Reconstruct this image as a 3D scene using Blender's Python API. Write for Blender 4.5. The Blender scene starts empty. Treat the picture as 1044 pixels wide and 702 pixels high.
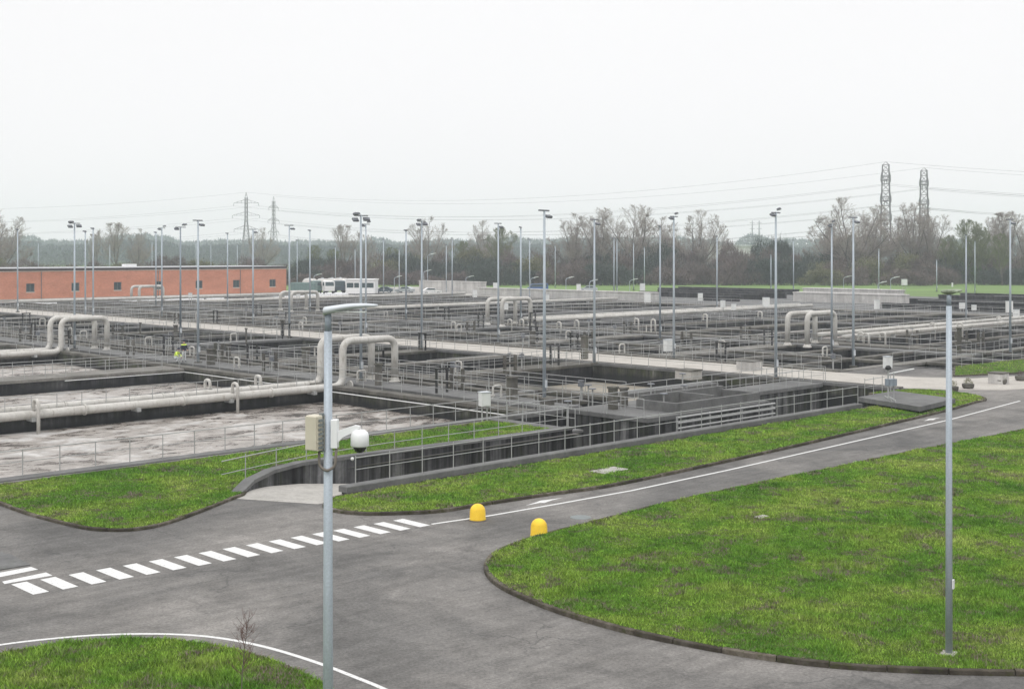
import bpy, math, random
import numpy as np
from mathutils import Vector, Matrix

R = math.radians
rnd = random.Random(11)
npr = np.random.default_rng(5)
SC = bpy.context.scene
COL = SC.collection

# ------------------------------------------------------------------ camera
F_PX, HOR, CX, EYE = 1275.0, 258.0, 522.0, 9.0       # focal length and horizon of a 1044 wide frame, eye height
cd = bpy.data.cameras.new('camera')
cam = bpy.data.objects.new('camera', cd)
COL.objects.link(cam)
cam.location = (0, 0, EYE)
cam.rotation_euler = (R(90), 0, 0)
cd.sensor_width = 36
cd.lens = F_PX / 1044 * 36
cd.shift_y = -(351 - HOR) / 1044
cd.clip_start = 0.3
cd.clip_end = 12000
SC.camera = cam

# ------------------------------------------------------------------ sky, sun, exposure
wd = bpy.data.worlds.new('World')
SC.world = wd
wd.use_nodes = True
nt = wd.node_tree
nt.nodes.clear()
SUN_EL, SUN_ROT = R(52), R(200)
sky = nt.nodes.new('ShaderNodeTexSky')
sky.sky_type = 'NISHITA'
sky.sun_disc = False
sky.sun_elevation = SUN_EL
sky.sun_rotation = SUN_ROT
sky.dust_density = 4.0
sky.air_density = 1.0
hsv = nt.nodes.new('ShaderNodeHueSaturation')
hsv.inputs['Saturation'].default_value = 0.12
nt.links.new(sky.outputs[0], hsv.inputs['Color'])
tc = nt.nodes.new('ShaderNodeTexCoord')
cn = nt.nodes.new('ShaderNodeTexNoise')
cn.inputs['Scale'].default_value = 1.3
cn.inputs['Detail'].default_value = 3
mp = nt.nodes.new('ShaderNodeMapping')
mp.inputs['Scale'].default_value = (1, 1, 3)
nt.links.new(tc.outputs['Generated'], mp.inputs[0])
nt.links.new(mp.outputs[0], cn.inputs[0])
cr = nt.nodes.new('ShaderNodeValToRGB')            # an even cloud deck
cr.color_ramp.elements[0].position = 0.3
cr.color_ramp.elements[0].color = (10.1, 10.05, 10.1, 1)
cr.color_ramp.elements[1].position = 0.7
cr.color_ramp.elements[1].color = (10.4, 10.35, 10.4, 1)
nt.links.new(cn.outputs[0], cr.inputs[0])
mx = nt.nodes.new('ShaderNodeMixRGB')
mx.inputs[0].default_value = 0.94
sx = nt.nodes.new('ShaderNodeSeparateXYZ')
nt.links.new(tc.outputs['Generated'], sx.inputs[0])
gr = nt.nodes.new('ShaderNodeMapRange')              # an overcast sky is brighter overhead than at the horizon
gr.inputs['From Min'].default_value = 0.22
gr.inputs['From Max'].default_value = 0.95
gr.inputs['To Min'].default_value = 1.0
gr.inputs['To Max'].default_value = 1.75
nt.links.new(sx.outputs['Z'], gr.inputs['Value'])
sc_ = nt.nodes.new('ShaderNodeVectorMath')
sc_.operation = 'SCALE'
nt.links.new(cr.outputs[0], sc_.inputs[0])
nt.links.new(gr.outputs[0], sc_.inputs['Scale'])
nt.links.new(hsv.outputs[0], mx.inputs[1])
nt.links.new(sc_.outputs[0], mx.inputs[2])
bg = nt.nodes.new('ShaderNodeBackground')
bg.inputs['Strength'].default_value = 0.1
nt.links.new(mx.outputs[0], bg.inputs[0])
wo = nt.nodes.new('ShaderNodeOutputWorld')
nt.links.new(bg.outputs[0], wo.inputs[0])

sd = bpy.data.lights.new('sun', 'SUN')
sd.energy = 0.9
sd.angle = R(14)
sd.color = (1.0, 0.97, 0.93)
sun = bpy.data.objects.new('sun', sd)
COL.objects.link(sun)
sun.location = (0, -20, 60)
# direction towards the sun: behind the camera, a little to the left
sdir = Vector((math.sin(SUN_ROT) * math.cos(SUN_EL), math.cos(SUN_ROT) * math.cos(SUN_EL), math.sin(SUN_EL)))
sun.rotation_euler = sdir.to_track_quat('Z', 'Y').to_euler()
SC.view_settings.view_transform = 'Standard'
SC.view_settings.look = 'None'
SC.view_settings.exposure = 0.0
SC.view_settings.gamma = 1.0
try:
    SC.cycles.volume_bounces = 4
    SC.cycles.volume_step_rate = 4
    SC.cycles.max_bounces = 6
    SC.cycles.transparent_max_bounces = 8
except Exception:
    pass

# ------------------------------------------------------------------ plan frame: u runs right and away, v left and away
ANG = R(45.7)
ROT = R(90) - ANG
UX, UY = math.sin(ANG), math.cos(ANG)
VX, VY = -math.cos(ANG), math.sin(ANG)


def W(u, v, z=0.0):
    return Vector((u * UX + v * VX, u * UY + v * VY, z))


def at(px, py, z=0.0):                      # the point of the plane at height z seen at a spot of the photograph
    D = F_PX * (EYE - z) / (py - HOR)
    return ((px - CX) * D / F_PX, D)


def at_d(px, D):
    return ((px - CX) * D / F_PX, D)


def uv_of(x, y):
    return (x * UX + y * UY, x * VX + y * VY)


def uvp(px, py, z=0.0):
    return uv_of(*at(px, py, z))


def screen_x(p):
    return CX + F_PX * p.x / max(p.y, 1.0)


# ------------------------------------------------------------------ materials
def srgb(h):
    h = h.lstrip('#')
    return tuple(((int(h[i:i + 2], 16) / 255) / 12.92 if int(h[i:i + 2], 16) / 255 <= 0.04045 else ((int(h[i:i + 2], 16) / 255 + 0.055) / 1.055) ** 2.4) for i in (0, 2, 4))


class NT:
    def __init__(s, name):
        s.m = bpy.data.materials.new(name)
        s.m.use_nodes = True
        s.t = s.m.node_tree
        s.b = s.t.nodes['Principled BSDF']
        s.pos = s.t.nodes.new('ShaderNodeNewGeometry').outputs['Position']

    def n(s, typ, **kw):
        x = s.t.nodes.new(typ)
        for k, v in kw.items():
            setattr(x, k, v)
        return x

    def l(s, a, b):
        s.t.links.new(a, b)

    def mapped(s, scale, rot=0.0, src=None):
        m = s.n('ShaderNodeMapping')
        m.inputs['Scale'].default_value = scale if isinstance(scale, tuple) else (scale,) * 3
        m.inputs['Rotation'].default_value = (0, 0, 0)
        if rot:
            r = s.n('ShaderNodeMapping')
            r.inputs['Rotation'].default_value = (0, 0, rot)
            s.l(src or s.pos, r.inputs[0])
            s.l(r.outputs[0], m.inputs[0])
        else:
            s.l(src or s.pos, m.inputs[0])
        return m.outputs[0]

    def noise(s, scale, detail=4, rough=0.55, dist=0.0, rot=0.0, src=None):
        x = s.n('ShaderNodeTexNoise')
        x.inputs['Scale'].default_value = 1.0
        x.inputs['Detail'].default_value = detail
        x.inputs['Roughness'].default_value = rough
        x.inputs['Distortion'].default_value = dist
        s.l(s.mapped(scale, rot, src), x.inputs['Vector'])
        return x.outputs['Fac']

    def ramp(s, fac, stops):
        x = s.n('ShaderNodeValToRGB')
        e = x.color_ramp.elements
        while len(e) < len(stops):
            e.new(0.5)
        for i, (p, c) in enumerate(stops):
            e[i].position = p
            e[i].color = (c[0], c[1], c[2], 1) if not isinstance(c, (int, float)) else (c, c, c, 1)
        s.l(fac, x.inputs[0])
        return x.outputs[0]

    def mix(s, fac, a, b, mode='MIX'):
        x = s.n('ShaderNodeMixRGB', blend_type=mode)
        for i, v in enumerate((fac, a, b)):
            if isinstance(v, (int, float)):
                x.inputs[i].default_value = v if i == 0 else (v, v, v, 1)
            elif isinstance(v, tuple):
                x.inputs[i].default_value = (v[0], v[1], v[2], 1)
            else:
                s.l(v, x.inputs[i])
        return x.outputs[0]

    def bump(s, h, strength=0.3, dist=0.02):
        x = s.n('ShaderNodeBump')
        x.inputs['Strength'].default_value = strength
        x.inputs['Distance'].default_value = dist
        s.l(h, x.inputs['Height'])
        s.l(x.outputs[0], s.b.inputs['Normal'])

    def done(s, col=None, rough=0.8, metal=0.0, spec=None):
        if col is not None:
            if isinstance(col, tuple):
                s.b.inputs['Base Color'].default_value = (col[0], col[1], col[2], 1)
            else:
                s.l(col, s.b.inputs['Base Color'])
        if isinstance(rough, (int, float)):
            s.b.inputs['Roughness'].default_value = rough
        else:
            s.l(rough, s.b.inputs['Roughness'])
        s.b.inputs['Metallic'].default_value = metal
        if spec is not None:
            s.b.inputs['Specular IOR Level'].default_value = spec
        return s.m


def plain(name, c, rough=0.6, metal=0.0, var=0.15, scale=3.0, spec=None):
    t = NT(name)
    f = t.noise(scale, 4)
    lo = tuple(x * (1 - var) for x in c)
    hi = tuple(min(1, x * (1 + var)) for x in c)
    return t.done(t.ramp(f, [(0.3, lo), (0.7, hi)]), rough, metal, spec)


def m_asphalt():
    t = NT('asphalt')
    big = t.ramp(t.noise(0.10, 5, 0.6, 0.6), [(0.32, (0.085, 0.083, 0.081)), (0.47, (0.132, 0.127, 0.121)), (0.66, (0.215, 0.203, 0.190))])
    streak = t.ramp(t.noise((0.9, 0.07, 1), 4, 0.6, 0.4, rot=-ROT), [(0.35, 0.93), (0.65, 1.05)])
    c = t.mix(1.0, big, streak, 'MULTIPLY')
    streak2 = t.ramp(t.noise((0.25, 2.2, 1), 5, 0.7, 0.8, rot=-ROT), [(0.38, 0.86), (0.62, 1.10)])
    c = t.mix(1.0, c, streak2, 'MULTIPLY')
    patch = t.ramp(t.noise(0.45, 6, 0.7, 1.2), [(0.34, 0.80), (0.5, 1.0), (0.68, 1.16)])
    c = t.mix(1.0, c, patch, 'MULTIPLY')
    speck = t.ramp(t.noise(13, 4, 0.85), [(0.33, 0.55), (0.67, 1.45)])
    mid_ = t.ramp(t.noise(3.0, 5, 0.75), [(0.35, 0.88), (0.65, 1.12)])
    c = t.mix(1.0, c, mid_, 'MULTIPLY')
    c = t.mix(0.8, c, speck, 'MULTIPLY')
    # cracks
    vo = t.n('ShaderNodeTexVoronoi', feature='DISTANCE_TO_EDGE')
    vo.inputs['Scale'].default_value = 0.22
    wob = t.n('ShaderNodeTexNoise')
    wob.inputs['Scale'].default_value = 1.1
    wob.inputs['Detail'].default_value = 5
    t.l(t.pos, wob.inputs['Vector'])
    va = t.n('ShaderNodeVectorMath', operation='MULTIPLY_ADD')
    va.inputs[1].default_value = (2.2, 2.2, 0)
    t.l(wob.outputs['Color'], va.inputs[0])
    t.l(t.pos, va.inputs[2])
    t.l(va.outputs[0], vo.inputs['Vector'])
    crack = t.ramp(vo.outputs['Distance'], [(0.0, 1.0), (0.012, 0.0)])
    msk = t.ramp(t.noise(0.16, 3), [(0.44, 0.0), (0.58, 0.6)])
    c = t.mix(t.mix(1.0, crack, msk, 'MULTIPLY'), c, (0.05, 0.05, 0.05))
    t.bump(t.noise(40, 3, 0.7), 0.35, 0.01)
    return t.done(c, 0.88, spec=0.3)


def m_grassground():
    t = NT('turf')
    c = t.ramp(t.noise(0.9, 6, 0.7), [(0.25, (0.035, 0.060, 0.010)), (0.5, (0.065, 0.115, 0.015)), (0.75, (0.10, 0.14, 0.028))])
    weed = t.ramp(t.noise(0.42, 7, 0.72, 0.5), [(0.56, 0.0), (0.66, 0.8)])
    c = t.mix(weed, c, (0.085, 0.065, 0.05))
    return t.done(c, 0.95, spec=0.1)


def m_blades():
    t = NT('grass_blades')
    rpi = t.t.nodes.new('ShaderNodeNewGeometry').outputs['Random Per Island']
    big = t.ramp(t.noise(0.28, 5, 0.62, 0.4), [(0.32, (0.082, 0.200, 0.024)), (0.44, (0.140, 0.285, 0.034)), (0.55, (0.225, 0.350, 0.052)), (0.68, (0.33, 0.41, 0.10))])
    var = t.ramp(rpi, [(0.0, 0.60), (0.6, 1.0), (1.0, 1.40)])
    c = t.mix(1.0, big, var, 'MULTIPLY')
    weed = t.ramp(t.noise(0.75, 7, 0.78, 0.5), [(0.52, 0.0), (0.59, 1.0)])
    wr = t.ramp(rpi, [(0.35, 0.0), (0.45, 1.0)])
    wm = t.mix(1.0, weed, wr, 'MULTIPLY')
    c = t.mix(wm, c, (0.21, 0.155, 0.15))
    dk = t.ramp(t.noise(1.9, 6, 0.78), [(0.37, 0.66), (0.50, 1.04), (0.66, 1.18)])
    c = t.mix(1.0, c, dk, 'MULTIPLY')
    m = t.done(c, 0.7, spec=0.15)
    return m


def m_concrete(name, lo, mid, hi, streak=0.0, moss=0.0, rough=0.85, wet=True):
    t = NT(name)
    c = t.ramp(t.noise(0.55, 7, 0.65, 0.4), [(0.28, lo), (0.5, mid), (0.74, hi)])
    fine = t.ramp(t.noise(7, 5, 0.7), [(0.3, 0.84), (0.7, 1.14)])
    c = t.mix(1.0, c, fine, 'MULTIPLY')
    if streak:
        s = t.ramp(t.noise((2.6, 2.6, 0.10), 4, 0.7, 0.2), [(0.40, 1.0 - streak), (0.55, 1.0), (0.70, 1.0 + streak * 1.2)])
        c = t.mix(1.0, c, s, 'MULTIPLY')
        s2 = t.ramp(t.noise((0.7, 0.7, 0.05), 2, 0.6), [(0.4, 1.0 - streak * 0.6), (0.62, 1.0 + streak * 0.9)])
        c = t.mix(1.0, c, s2, 'MULTIPLY')
    if moss:
        mm = t.ramp(t.noise((1.1, 1.1, 0.5), 6, 0.75, 0.5), [(0.50, 0.0), (0.63, moss)])
        c = t.mix(mm, c, (0.045, 0.055, 0.022))
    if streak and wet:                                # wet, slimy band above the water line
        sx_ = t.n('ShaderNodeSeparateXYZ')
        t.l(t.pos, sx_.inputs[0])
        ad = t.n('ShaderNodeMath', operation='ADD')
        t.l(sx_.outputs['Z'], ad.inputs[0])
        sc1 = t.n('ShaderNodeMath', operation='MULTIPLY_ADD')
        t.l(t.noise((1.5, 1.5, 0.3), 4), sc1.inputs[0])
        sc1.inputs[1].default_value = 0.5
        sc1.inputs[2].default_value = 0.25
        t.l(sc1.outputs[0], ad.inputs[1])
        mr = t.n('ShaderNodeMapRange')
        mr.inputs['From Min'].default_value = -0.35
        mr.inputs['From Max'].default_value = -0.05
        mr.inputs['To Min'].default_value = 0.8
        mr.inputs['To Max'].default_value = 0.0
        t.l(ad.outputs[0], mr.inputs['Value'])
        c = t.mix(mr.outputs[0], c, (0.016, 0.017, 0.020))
    t.bump(t.noise(9, 5, 0.7), 0.25, 0.02)
    return t.done(c, rough, spec=0.3)


def m_kerb():
    t = NT('kerb_concrete')
    rpi = t.t.nodes.new('ShaderNodeNewGeometry').outputs['Random Per Island']
    c = t.ramp(t.noise(1.6, 7, 0.72), [(0.30, (0.032, 0.028, 0.022)), (0.5, (0.070, 0.060, 0.047)), (0.72, (0.16, 0.145, 0.12))])
    c = t.mix(1.0, c, t.ramp(rpi, [(0.0, 0.65), (1.0, 1.5)]), 'MULTIPLY')
    c = t.mix(t.ramp(t.noise(4.0, 6, 0.75), [(0.52, 0.0), (0.62, 0.8)]), c, (0.05, 0.055, 0.02))
    t.bump(t.noise(14, 5, 0.7), 0.4, 0.02)
    return t.done(c, 0.9, spec=0.2)


def m_foam(name, dirty):
    t = NT(name)
    a = t.noise((0.42, 0.60, 1), 10, 0.74, 0.9, rot=-ROT)
    bigm = t.n('ShaderNodeMath', operation='MULTIPLY_ADD')
    t.l(t.noise((0.07, 0.16, 1), 4, 0.6, 0.8, rot=-ROT), bigm.inputs[0])
    bigm.inputs[1].default_value = 0.45
    bigm.inputs[2].default_value = -0.215
    ad = t.n('ShaderNodeMath', operation='ADD')
    t.l(a, ad.inputs[0])
    t.l(bigm.outputs[0], ad.inputs[1])
    a = ad.outputs[0]
    if dirty:
        c = t.ramp(a, [(0.36, (0.075, 0.066, 0.056)), (0.44, (0.185, 0.160, 0.140)), (0.51, (0.35, 0.315, 0.285)), (0.64, (0.53, 0.515, 0.495))])
    else:
        c = t.ramp(a, [(0.38, (0.07, 0.065, 0.06)), (0.50, (0.26, 0.24, 0.22)), (0.64, (0.58, 0.56, 0.53))])
    vo = t.n('ShaderNodeTexVoronoi', feature='SMOOTH_F1')
    vo.inputs['Scale'].default_value = 0.55
    wv = t.n('ShaderNodeTexNoise')
    wv.inputs['Scale'].default_value = 0.8
    wv.inputs['Detail'].default_value = 5
    t.l(t.pos, wv.inputs['Vector'])
    va = t.n('ShaderNodeVectorMath', operation='MULTIPLY_ADD')
    va.inputs[1].default_value = (2.0, 2.0, 0)
    t.l(wv.outputs['Color'], va.inputs[0])
    t.l(t.pos, va.inputs[2])
    t.l(va.outputs[0], vo.inputs['Vector'])
    ring = t.ramp(vo.outputs['Distance'], [(0.18, 0.88), (0.42, 1.0), (0.52, 1.12), (0.62, 0.9)])
    c = t.mix(0.8, c, ring, 'MULTIPLY')
    b = t.ramp(t.noise(1.8, 6, 0.7, 1.0), [(0.35, 0.72), (0.6, 1.1)])
    c = t.mix(0.8, c, b, 'MULTIPLY')
    t.bump(t.noise(2.5, 7, 0.75, 0.6), 1.0, 0.15)
    return t.done(c, t.ramp(a, [(0.42, 0.12), (0.56, 0.6)]), spec=0.5)


def m_water(name, c0, c1, rough=0.12):
    t = NT(name)
    c = t.ramp(t.noise((0.2, 0.5, 1), 5, 0.6, 0.5, rot=-ROT), [(0.35, c0), (0.65, c1)])
    t.bump(t.noise(3, 4, 0.6), 0.15, 0.02)
    return t.done(c, rough, spec=0.12)


def m_brick():
    t = NT('orange_brick')
    tcn = t.n('ShaderNodeTexCoord')
    mp_ = t.n('ShaderNodeMapping')
    mp_.inputs['Rotation'].default_value = (R(90), 0, 0)
    t.l(tcn.outputs['Object'], mp_.inputs[0])
    b = t.n('ShaderNodeTexBrick')
    b.inputs['Scale'].default_value = 2.0
    b.inputs['Color1'].default_value = (0.60, 0.235, 0.145, 1)
    b.inputs['Color2'].default_value = (0.50, 0.185, 0.105, 1)
    b.inputs['Mortar'].default_value = (0.48, 0.34, 0.28, 1)
    b.inputs['Mortar Size'].default_value = 0.018
    t.l(mp_.outputs[0], b.inputs['Vector'])
    v = t.ramp(t.noise((0.25, 0.25, 0.6), 5, 0.6), [(0.3, 0.88), (0.7, 1.12)])
    return t.done(t.mix(1.0, b.outputs['Color'], v, 'MULTIPLY'), 0.9)


def m_galv(name, c, streak=0.12):
    t = NT(name)
    s = t.ramp(t.noise((6, 6, 0.8), 5, 0.65), [(0.3, tuple(x * (1 - streak) for x in c)), (0.7, tuple(min(1, x * (1 + streak)) for x in c))])
    g = t.ramp(t.noise(30, 3, 0.6), [(0.3, 0.9), (0.7, 1.08)])
    return t.done(t.mix(1.0, s, g, 'MULTIPLY'), 0.55, 0.25, spec=0.4)


M = {
    'asphalt': m_asphalt(),
    'turf': m_grassground(),
    'blades': m_blades(),
    'deck': m_concrete('deck_concrete', (0.055, 0.052, 0.046), (0.100, 0.094, 0.084), (0.20, 0.19, 0.17), 0.0, 0.35),
    'pale_deck': m_concrete('pale_deck_concrete', (0.10, 0.095, 0.086), (0.17, 0.162, 0.148), (0.27, 0.26, 0.24), 0.0, 0.25),
    'grey_deck': m_concrete('grey_deck_concrete', (0.09, 0.09, 0.09), (0.135, 0.135, 0.134), (0.19, 0.19, 0.185), 0.0, 0.15),
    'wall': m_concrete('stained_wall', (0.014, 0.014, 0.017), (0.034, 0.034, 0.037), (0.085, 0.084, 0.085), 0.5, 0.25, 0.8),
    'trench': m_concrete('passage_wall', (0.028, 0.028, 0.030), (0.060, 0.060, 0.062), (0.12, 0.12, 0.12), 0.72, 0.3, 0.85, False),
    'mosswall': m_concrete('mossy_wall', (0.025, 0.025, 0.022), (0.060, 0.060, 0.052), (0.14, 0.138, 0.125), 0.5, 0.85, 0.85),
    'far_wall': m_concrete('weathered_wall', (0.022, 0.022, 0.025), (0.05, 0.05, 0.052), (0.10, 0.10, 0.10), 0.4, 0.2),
    'pale_wall': m_concrete('pale_wall', (0.36, 0.35, 0.34), (0.46, 0.445, 0.43), (0.55, 0.54, 0.52), 0.12, 0.0),
    'road_conc': m_concrete('pale_road_concrete', (0.33, 0.31, 0.28), (0.415, 0.39, 0.355), (0.48, 0.455, 0.42), 0.0, 0.06),
    'apron': m_concrete('apron_concrete', (0.28, 0.27, 0.25), (0.38, 0.365, 0.34), (0.45, 0.43, 0.405), 0.0, 0.15),
    'kerb': m_kerb(),
    'foam': m_foam('foamy_sewage', True),
    'foam2': m_foam('brown_foam', False),
    'sludge': m_water('settled_sludge', (0.27, 0.245, 0.20), (0.33, 0.30, 0.255), 0.6),
    'dark_water': m_water('dark_water', (0.016, 0.017, 0.018), (0.040, 0.040, 0.036), 0.6),
    'brick': m_brick(),
    'fascia': plain('dark_fascia', (0.045, 0.035, 0.035), 0.6),
    'cream': plain('cream_band', (0.62, 0.55, 0.47), 0.8),
    'roof': plain('grey_roof', (0.42, 0.43, 0.44), 0.8),
    'window': plain('window_glass', (0.055, 0.08, 0.085), 0.2, var=0.2),
    'frame_grey': plain('grey_frame', (0.16, 0.18, 0.18), 0.6),
    'rail': m_galv('galvanised_rail', (0.37, 0.375, 0.37)),
    'pole': m_galv('galvanised_pole', (0.40, 0.45, 0.50)),
    'pole2': m_galv('dull_galvanised_pole', (0.26, 0.30, 0.34), 0.22),
    'lamp_grey': plain('lamp_housing', (0.50, 0.53, 0.56), 0.45),
    'lamp_dark': plain('floodlight_housing', (0.14, 0.15, 0.17), 0.5),
    'lens': plain('lamp_lens', (0.62, 0.66, 0.62), 0.3),
    'lamp_green': plain('mossy_lamp_housing', (0.20, 0.24, 0.17), 0.6, var=0.5, scale=12),
    'pipe': None,
    'white': plain('white_paint', (0.80, 0.80, 0.80), 0.6, var=0.05),
    'cabinet': plain('cabinet_plastic', (0.66, 0.67, 0.66), 0.55, var=0.06),
    'beige_box': plain('beige_plastic', (0.56, 0.52, 0.42), 0.5, var=0.06),
    'dome_white': plain('camera_plastic', (0.80, 0.81, 0.82), 0.35, var=0.03),
    'dome_black': plain('camera_dome', (0.02, 0.02, 0.022), 0.1),
    'cable': plain('grey_cable', (0.16, 0.14, 0.12), 0.6),
    'yellow': plain('yellow_plastic', (0.86, 0.56, 0.03), 0.42, var=0.10, scale=4),
    'marking': None,
    'steel': m_galv('pylon_steel', (0.22, 0.215, 0.235)),
    'wire': plain('wire', (0.10, 0.10, 0.11), 0.6),
    'bark': plain('bark', (0.12, 0.105, 0.095), 0.95, var=0.3),
    'twig': plain('bare_twigs', (0.27, 0.235, 0.21), 0.95, var=0.3, scale=0.5),
    'twig_green': plain('budding_twigs', (0.14, 0.16, 0.075), 0.95, var=0.3, scale=0.5),
    'leaf_green': plain('young_leaves', (0.10, 0.16, 0.05), 0.9, var=0.4, scale=0.6),
    'leaf_olive': plain('olive_leaves', (0.15, 0.15, 0.075), 0.9, var=0.35, scale=0.6),
    'leaf_brown': plain('brown_twigs', (0.135, 0.105, 0.095), 0.95, var=0.35, scale=0.6),
    'leaf_dark': plain('dark_twigs', (0.05, 0.068, 0.055), 0.95, var=0.35, scale=0.6),
    'skin': plain('skin', (0.45, 0.27, 0.2), 0.6),
    'navy': plain('navy_cloth', (0.018, 0.022, 0.045), 0.85),
    'hivis': plain('hivis_cloth', (0.62, 0.78, 0.10), 0.8),
    'pale_cloth': plain('pale_cloth', (0.66, 0.68, 0.70), 0.85),
    'black': plain('black_rubber', (0.02, 0.02, 0.02), 0.7),
    'car_silver': plain('silver_car_paint', (0.42, 0.45, 0.47), 0.3, 0.3, 0.04),
    'car_white': plain('white_car_paint', (0.78, 0.78, 0.77), 0.3, 0, 0.03),
    'car_blue': plain('blue_car_paint', (0.05, 0.11, 0.26), 0.3, 0, 0.04),
    'car_dark': plain('grey_car_paint', (0.09, 0.12, 0.14), 0.3, 0.2, 0.04),
    'tank_steel': plain('tank_steel', (0.55, 0.53, 0.50), 0.35, 0.5, 0.15, 1.5),
    'green_paint': plain('faded_green_paint', (0.14, 0.21, 0.20), 0.5),
    'terracotta': plain('terracotta', (0.34, 0.16, 0.10), 0.9),
    'hillside': plain('hazy_wood', (0.12, 0.145, 0.16), 0.95, var=0.3, scale=0.02),
    'far_field': plain('far_field', (0.12, 0.20, 0.045), 0.95, var=0.25, scale=0.03),
    'pink': plain('pink_render', (0.5, 0.25, 0.2), 0.9),
}
_t = NT('scuffed_yellow_plastic')
_c = _t.ramp(_t.noise(4, 4), [(0.3, (0.78, 0.49, 0.03)), (0.7, (0.88, 0.60, 0.05))])
_c = _t.mix(_t.ramp(_t.noise(9, 7, 0.8, 0.6), [(0.56, 0.0), (0.70, 0.7)]), _c, (0.42, 0.25, 0.04))
M['yellow'] = _t.done(_c, 0.55, spec=0.3)
_t = NT('pale_pipe_paint')
_c = _t.ramp(_t.noise(1.1, 6, 0.7, 0.4), [(0.3, (0.40, 0.385, 0.355)), (0.5, (0.50, 0.485, 0.455)), (0.7, (0.58, 0.57, 0.54))])
_c = _t.mix(_t.ramp(_t.noise((5, 5, 0.9), 6, 0.75, 0.3), [(0.54, 0.0), (0.68, 0.7)]), _c, (0.22, 0.19, 0.155))
M['pipe'] = _t.done(_c, 0.6, spec=0.3)
_t = NT('road_paint')
_c = _t.ramp(_t.noise(14, 5, 0.75), [(0.33, (0.30, 0.30, 0.30)), (0.45, (0.62, 0.62, 0.61)), (0.8, (0.72, 0.72, 0.71))])
M['marking'] = _t.done(_c, 0.7)


# ------------------------------------------------------------------ mesh builder
class MB:
    def __init__(s):
        s.v, s.f = [], []

    def add(s, vs, fs):
        b = len(s.v)
        s.v += [tuple(x) for x in vs]
        s.f += [tuple(i + b for i in f) for f in fs]
        return s

    def box(s, x0, x1, y0, y1, z0, z1):
        vs = [(x0, y0, z0), (x1, y0, z0), (x1, y1, z0), (x0, y1, z0), (x0, y0, z1), (x1, y0, z1), (x1, y1, z1), (x0, y1, z1)]
        return s.add(vs, [(0, 3, 2, 1), (4, 5, 6, 7), (0, 1, 5, 4), (1, 2, 6, 5), (2, 3, 7, 6), (3, 0, 4, 7)])

    def bev(s, x0, x1, y0, y1, z0, z1, b=0.03):      # box with chamfered top edge
        vs = [(x0, y0, z0), (x1, y0, z0), (x1, y1, z0), (x0, y1, z0), (x0, y0, z1 - b), (x1, y0, z1 - b), (x1, y1, z1 - b), (x0, y1, z1 - b),
              (x0 + b, y0 + b, z1), (x1 - b, y0 + b, z1), (x1 - b, y1 - b, z1), (x0 + b, y1 - b, z1)]
        fs = [(0, 3, 2, 1), (8, 9, 10, 11)]
        for i in range(4):
            j = (i + 1) % 4
            fs += [(i, j, 4 + j, 4 + i), (4 + i, 4 + j, 8 + j, 8 + i)]
        return s.add(vs, fs)

    def tube(s, pts, r, n=8, r1=None, caps=True):
        pts = [Vector(p) for p in pts]
        m = len(pts)
        rings = []
        prev = None
        for i, p in enumerate(pts):
            d = (pts[min(i + 1, m - 1)] - pts[max(i - 1, 0)]).normalized()
            if prev is None:
                a = Vector((0, 0, 1)) if abs(d.z) < 0.9 else Vector((1, 0, 0))
                e = d.cross(a).normalized()
            else:
                e = (prev - d * prev.dot(d)).normalized()
            prev = e
            g = d.cross(e)
            rr = r if r1 is None else r + (r1 - r) * i / (m - 1)
            rings.append([p + e * (rr * math.cos(2 * math.pi * k / n)) + g * (rr * math.sin(2 * math.pi * k / n)) for k in range(n)])
        vs = [q for ring in rings for q in ring]
        fs = []
        for i in range(m - 1):
            for k in range(n):
                k2 = (k + 1) % n
                fs.append((i * n + k, i * n + k2, (i + 1) * n + k2, (i + 1) * n + k))
        if caps:
            fs.append(tuple(range(n - 1, -1, -1)))
            fs.append(tuple((m - 1) * n + k for k in range(n)))
        return s.add(vs, fs)

    def lathe(s, prof, n=20, c=(0, 0, 0)):
        vs, fs = [], []
        for (r, z) in prof:
            for k in range(n):
                a = 2 * math.pi * k / n
                vs.append((c[0] + r * math.cos(a), c[1] + r * math.sin(a), c[2] + z))
        for i in range(len(prof) - 1):
            for k in range(n):
                k2 = (k + 1) % n
                fs.append((i * n + k, i * n + k2, (i + 1) * n + k2, (i + 1) * n + k))
        fs.append(tuple(range(n - 1, -1, -1)))
        fs.append(tuple((len(prof) - 1) * n + k for k in range(n)))
        return s.add(vs, fs)

    def prism(s, poly, z0, z1):                      # poly ccw in xy
        n = len(poly)
        vs = [(x, y, z0) for x, y in poly] + [(x, y, z1) for x, y in poly]
        fs = [tuple(range(n - 1, -1, -1)), tuple(range(n, 2 * n))]
        for i in range(n):
            j = (i + 1) % n
            fs.append((i, j, n + j, n + i))
        return s.add(vs, fs)

    def side(s, prof, y0, y1):                       # profile in xz pulled along y
        n = len(prof)
        vs = [(x, y0, z) for x, z in prof] + [(x, y1, z) for x, z in prof]
        fs = [tuple(range(n)), tuple(range(2 * n - 1, n - 1, -1))]
        for i in range(n):
            j = (i + 1) % n
            fs.append((j, i, n + i, n + j))
        return s.add(vs, fs)

    def mesh(s, name, m, smooth=False):
        me = bpy.data.meshes.new(name)
        me.from_pydata(s.v, [], s.f)
        me.materials.append(m)
        if smooth:
            me.polygons.foreach_set('use_smooth', [True] * len(me.polygons))
        me.update()
        return me

    def build(s, name, m, parent=None, loc=(0, 0, 0), rz=0.0, smooth=False):
        return link(name, s.mesh(name, m, smooth), parent, loc, rz)


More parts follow.
